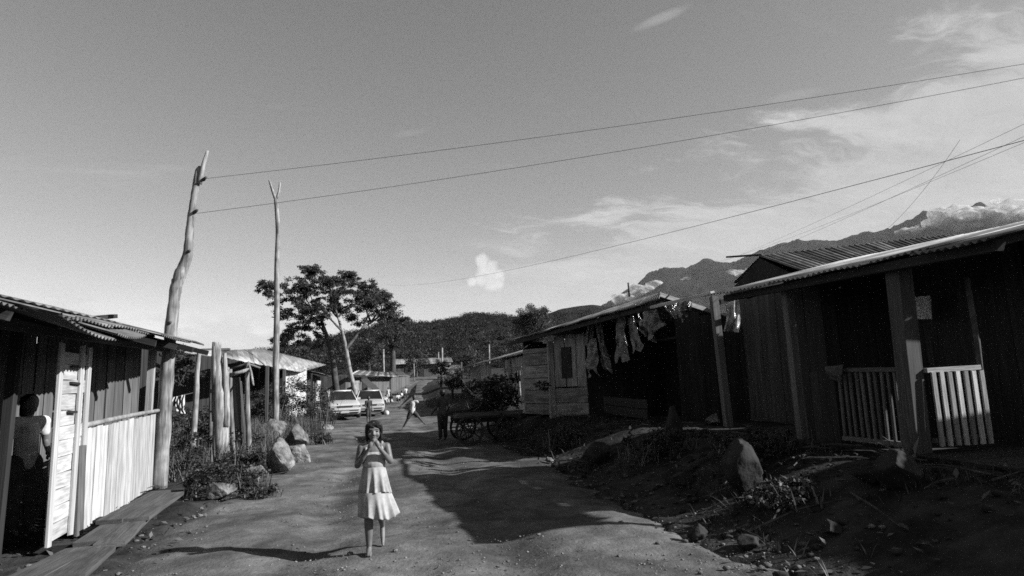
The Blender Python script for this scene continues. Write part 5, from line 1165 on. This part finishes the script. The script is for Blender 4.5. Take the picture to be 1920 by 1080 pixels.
    V, F = ell_mesh((0, -0.066, 1.043), (0.020, 0.008, 0.006), None, 12, 8); me = py_mesh('mouth', V, F, True); me.materials.append(M_lip); link('mouth', me, t, M)
    # dress: bodice with straps, gathered two-tier skirt
    Bd = [('e', (0, 0, 0.735), (0.101, 0.082, 0.08)), ('e', (0, 0, 0.80), (0.108, 0.084, 0.08)), ('e', (0, 0.002, 0.865), (0.116, 0.080, 0.058)),
          ('c', (-0.068, -0.055, 0.88), 0.016, (-0.074, 0.0, 0.985), 0.014), ('c', (0.068, -0.055, 0.88), 0.018, (0.074, 0.0, 0.985), 0.015), ('c', (-0.068, 0.06, 0.88), 0.016, (-0.074, 0.0, 0.985), 0.014), ('c', (0.068, 0.06, 0.88), 0.016, (0.074, 0.0, 0.985), 0.014)]
    me = blob_mesh('bodice', Bd, 0.006, 3); me.materials.append(M_dress); bo = link('bodice', me, t, M)
    def skirt(name, z0, z1, ra, rb, cx, nf, amp, seed, parent):
        n = 160; rows = 22; V = []; F = []; rr = random.Random(seed); ph = [rr.uniform(0, 6.28) for _ in range(6)]
        for sgn in (0, -0.004):
            for j in range(rows+1):
                q = j/rows; z = lerp(z0, z1, q)
                for k in range(n):
                    a = 6.28318*k/n
                    fold = math.sin(nf*a+ph[0]+1.3*math.sin(2*a+ph[1]))*0.55+math.sin((nf+5)*a+ph[2]+q*1.2)*0.4*(0.5+q)+0.45*math.sin(3*a+ph[3])+0.25*math.sin(23*a+ph[5])*q
                    r = lerp(ra, rb, q**0.85)*(1+amp*fold*(0.25+q))+sgn
                    dz = 0.014*math.sin(2*a+ph[4])*q+0.010*fold*q
                    V.append((cx*q+math.cos(a)*r, math.sin(a)*r*0.84, z+dz))
        m = (rows+1)*n
        for j in range(rows):
            for k in range(n):
                a_, b_ = j*n+k, j*n+(k+1) % n; F.append((a_, b_, b_+n, a_+n)); F.append((m+a_, m+a_+n, m+b_+n, m+b_))
        for k in range(n):
            a_, b_ = rows*n+k, rows*n+(k+1) % n; F.append((a_, b_, m+b_, m+a_))
        me = py_mesh(name, V, F, True); me.materials.append(M_dress); return link(name, me, parent, M)
    sk = skirt('skirt', 0.765, 0.525, 0.100, 0.142, 0.014, 8, 0.085, 3, t)
    skirt('flounce', 0.548, 0.322, 0.144, 0.176, 0.032, 9, 0.10, 4, sk)
girl()

def figure(label, loc, H, J, cloth, rotz=0, hair=M_hair, group=None, skin=M_skin_d, hair_len=0.0, vox=None):
    """J: joints as fractions of the standing height (x right, y away, z up)"""
    t = thing('person', label, 'person', loc, group); M = Matrix.Translation(loc)@Matrix.Rotation(rotz, 4, 'Z'); s = H
    j = {k: Vector(v)*s for k, v in J.items()}; vox = vox or 0.011*s/1.2
    def c(a, ra, b, rb): return ('c', j[a], ra*s, j[b], rb*s)
    torso = [('c', j['pelvis'], .068*s, j['chest'], .066*s), ('c', j['shl'], .034*s, j['shr'], .034*s), ('c', j['pelvis']+Vector((-.035*s, 0, 0)), .055*s, j['pelvis']+Vector((.035*s, 0, 0)), .055*s)]
    ax = (j['head']-j['neck']).normalized()
    head = [('c', j['chest'], .035*s, j['neck'], .028*s), ('c', j['neck'], .027*s, j['head'], .03*s), ('e', j['head']+ax*.012*s, (.052*s, .060*s, .068*s)), ('e', j['head']+Vector((0, -.028*s, -.026*s)), (.036*s, .034*s, .036*s)), ('e', j['head']+Vector((0, -.062*s, -.008*s)), (.008*s, .012*s, .012*s))]
    arms = []
    for q in 'lr':
        arms += [c('sh'+q, .030, 'el'+q, .024), c('el'+q, .024, 'wr'+q, .017)]
        d = (j['wr'+q]-j['el'+q]).normalized(); n = d.orthogonal(); arms += hand_prims(j['wr'+q], d, n, s*0.9, 0.5, 1)
    legs = []
    for q in 'lr':
        legs += [c('hip'+q, .056, 'kn'+q, .037), c('kn'+q, .036, 'an'+q, .022), ('c', j['an'+q], .024*s, j['toe'+q], .015*s)]
    me = blob_mesh('body', torso+head+arms+legs, vox, 3); me.materials.append(skin); link('body', me, t, M)
    hh = [('e', j['head']+Vector((0, .014*s, .030*s)), (.060*s, .064*s, .056*s)), ('e', j['head']+Vector((0, .034*s, -.004*s-hair_len*s*.5)), (.052*s, .036*s, (.05+hair_len)*s))]
    me = blob_mesh('hair', hh, vox, 2); me.materials.append(hair); link('hair', me, t, M)
    up = lambda pr, k: [('c', a[1], a[2]+k*s, a[3], a[4]+k*s) for a in pr]
    if 'shirt' in cloth:
        pr = up(torso[:2], .012)
        for q in 'lr':
            e = j['sh'+q].lerp(j['el'+q], cloth.get('sleeve', .6)); pr.append(('c', j['sh'+q], .042*s, e, .036*s))
        me = blob_mesh('shirt', pr, vox, 2); me.materials.append(cloth['shirt']); link('shirt', me, t, M)
    if 'legs' in cloth:
        pr = up([torso[2]], .014); lf = cloth.get('leg_len', .5)
        for q in 'lr':
            if lf <= .5: e = j['hip'+q].lerp(j['kn'+q], lf*2); pr.append(('c', j['hip'+q], .070*s, e, .056*s))
            else: e = j['kn'+q].lerp(j['an'+q], (lf-.5)*2); pr += [('c', j['hip'+q], .068*s, j['kn'+q], .050*s), ('c', j['kn'+q], .050*s, e, .040*s)]
        me = blob_mesh('shorts' if lf < .6 else 'trousers', pr, vox, 2); me.materials.append(cloth['legs']); link('shorts' if lf < .6 else 'trousers', me, t, M)
    return t
STAND = dict(pelvis=(0, 0, .52), chest=(0, 0, .74), neck=(0, 0, .84), head=(0, -.01, .925), shl=(-.105, 0, .80), shr=(.105, 0, .80), ell=(-.135, .01, .635), elr=(.135, .01, .635), wrl=(-.135, -.03, .49), wrr=(.135, -.03, .49),
 hipl=(-.05, 0, .50), hipr=(.05, 0, .50), knl=(-.052, -.01, .27), knr=(.052, -.01, .27), anl=(-.055, 0, .045), anr=(.055, 0, .045), toel=(-.06, -.09, .018), toer=(.06, -.09, .018))
def pose(**k): d = dict(STAND); d.update(k); return d
RUN = pose(pelvis=(0, 0, .50), chest=(.03, 0, .71), neck=(.05, 0, .81), head=(.065, -.01, .895), shl=(-.055, .05, .775), shr=(.13, -.03, .775), ell=(-.17, .08, .68), wrl=(-.30, .04, .62), elr=(.20, -.12, .70), wrr=(.30, -.16, .78),
 hipl=(-.045, 0, .485), hipr=(.045, 0, .485), knl=(-.13, .02, .29), anl=(-.24, .08, .085), toel=(-.28, .04, .02), knr=(.17, -.10, .35), anr=(.31, .0, .19), toer=(.37, -.05, .13))
SIT = pose(pelvis=(0, 0, .16), chest=(0, -.03, .38), neck=(0, -.05, .48), head=(0, -.07, .56), shl=(-.10, -.04, .44), shr=(.10, -.04, .44), ell=(-.14, -.09, .30), elr=(.14, -.09, .30), wrl=(-.06, -.20, .27), wrr=(.06, -.20, .27),
 hipl=(-.05, -.02, .14), hipr=(.05, -.02, .14), knl=(-.10, -.22, .26), knr=(.10, -.22, .26), anl=(-.08, -.27, .045), anr=(.08, -.27, .045), toel=(-.09, -.36, .018), toer=(.09, -.36, .018))
p = (0.853, 22.05, -0); figure('child in white shirt running across the road, arms flung out', (p[0], p[1], 0), 1.22, RUN, dict(shirt=M_white, sleeve=.35, legs=M_dark_cloth, leg_len=.35), 0.1)
p = (1.397, 17.35, -0.001); figure('boy in grey shirt standing with his back to us by the cart', (p[0]+0.1, p[1], 0), 1.36, pose(wrl=(-.10, -.10, .50), wrr=(.16, -.12, .56)), dict(shirt=M_grey_cloth, legs=M_dark_cloth, leg_len=.9), math.pi+0.3)
p = (-0.764, 27.64, -0); figure('small thin child standing in front of the farther car', (p[0], p[1], 0), 1.12, pose(wrl=(-.09, -.08, .55)), dict(shirt=M_dark_cloth, legs=M_dark_cloth, leg_len=.6), 0.5)
figure('woman in short-sleeved shirt standing in the dark doorway of the left shack', (-3.95, 8.05, 0.05), 1.50, pose(elr=(.15, .04, .64), wrr=(.10, -.10, .58)), dict(shirt=M_white, sleeve=.5, legs=M_grey_cloth, leg_len=.95), 0.9, hair_len=.05, skin=M_skin)
for k, (p, H, P_, sh_, lg, rz, lab) in enumerate([((1.566, 53.36, 0.376), 1.05, STAND, M_white, M_dark_cloth, 0.3, 'far child standing in white on the left of the road'), ((-0.124, 48.35, 0.15), 1.15, SIT, M_white, M_white, 0.8, 'seated figure in white just behind the farther car'),
  ((0.354, 49.17, 0.187), 1.2, SIT, M_dark_cloth, M_white, -0.4, 'seated figure with dark top, second beyond the farther car'), ((0.851, 50.02, 0.226), 1.2, SIT, M_white, M_grey_cloth, 0.4, 'seated figure in white in the middle of the roadside group'), ((1.148, 52.3, 0.328), 1.25, SIT, M_white, M_dark_cloth, 1.2, 'seated figure in white nearest the far standing child'), ((0.122, 52.3, 0.328), 1.1, STAND, M_white, M_white, 0.0, 'small standing figure in white behind the seated group')]):
    figure(lab, (p[0], p[1], hgt(p[0], p[1])), H, P_, dict(shirt=sh_, legs=lg, leg_len=.7), rz, group='people by the far roadside', vox=0.016)
V, F = ell_mesh((0, 0, 0.13), (0.13, 0.13, 0.13)); me = py_mesh('ball', V, F, True); me.materials.append(M_white)
p = (-0.008, 33.88, -0); tag(link('ball', me, None, Matrix.Translation((p[0], p[1], 0.0))), 'white ball lying on the road beside the farther car', 'ball')

# ================================================================== air: thin even haze round the whole place
hz = bpy.data.meshes.new('haze'); bm = bmesh.new(); bmesh.ops.create_cube(bm, size=1.0)
bmesh.ops.scale(bm, vec=(22000, 15000, 1700), verts=bm.verts); bmesh.ops.translate(bm, vec=(0, 6000, 1700/2-60), verts=bm.verts); bm.to_mesh(hz); bm.free()
mh = bpy.data.materials.new('haze_air'); mh.use_nodes = True; nh = NT(mh.node_tree); nh.n.clear()
pv = nh.add('ShaderNodeVolumePrincipled'); pv.inputs['Color'].default_value = g4(0.9); pv.inputs['Density'].default_value = 2.5e-5
oh = nh.add('ShaderNodeOutputMaterial'); nh.l.new(pv.outputs[0], oh.inputs['Volume'])
stuff(link('haze', hz, None, None, mh), 'thin even haze softening the far mountain', 'haze')
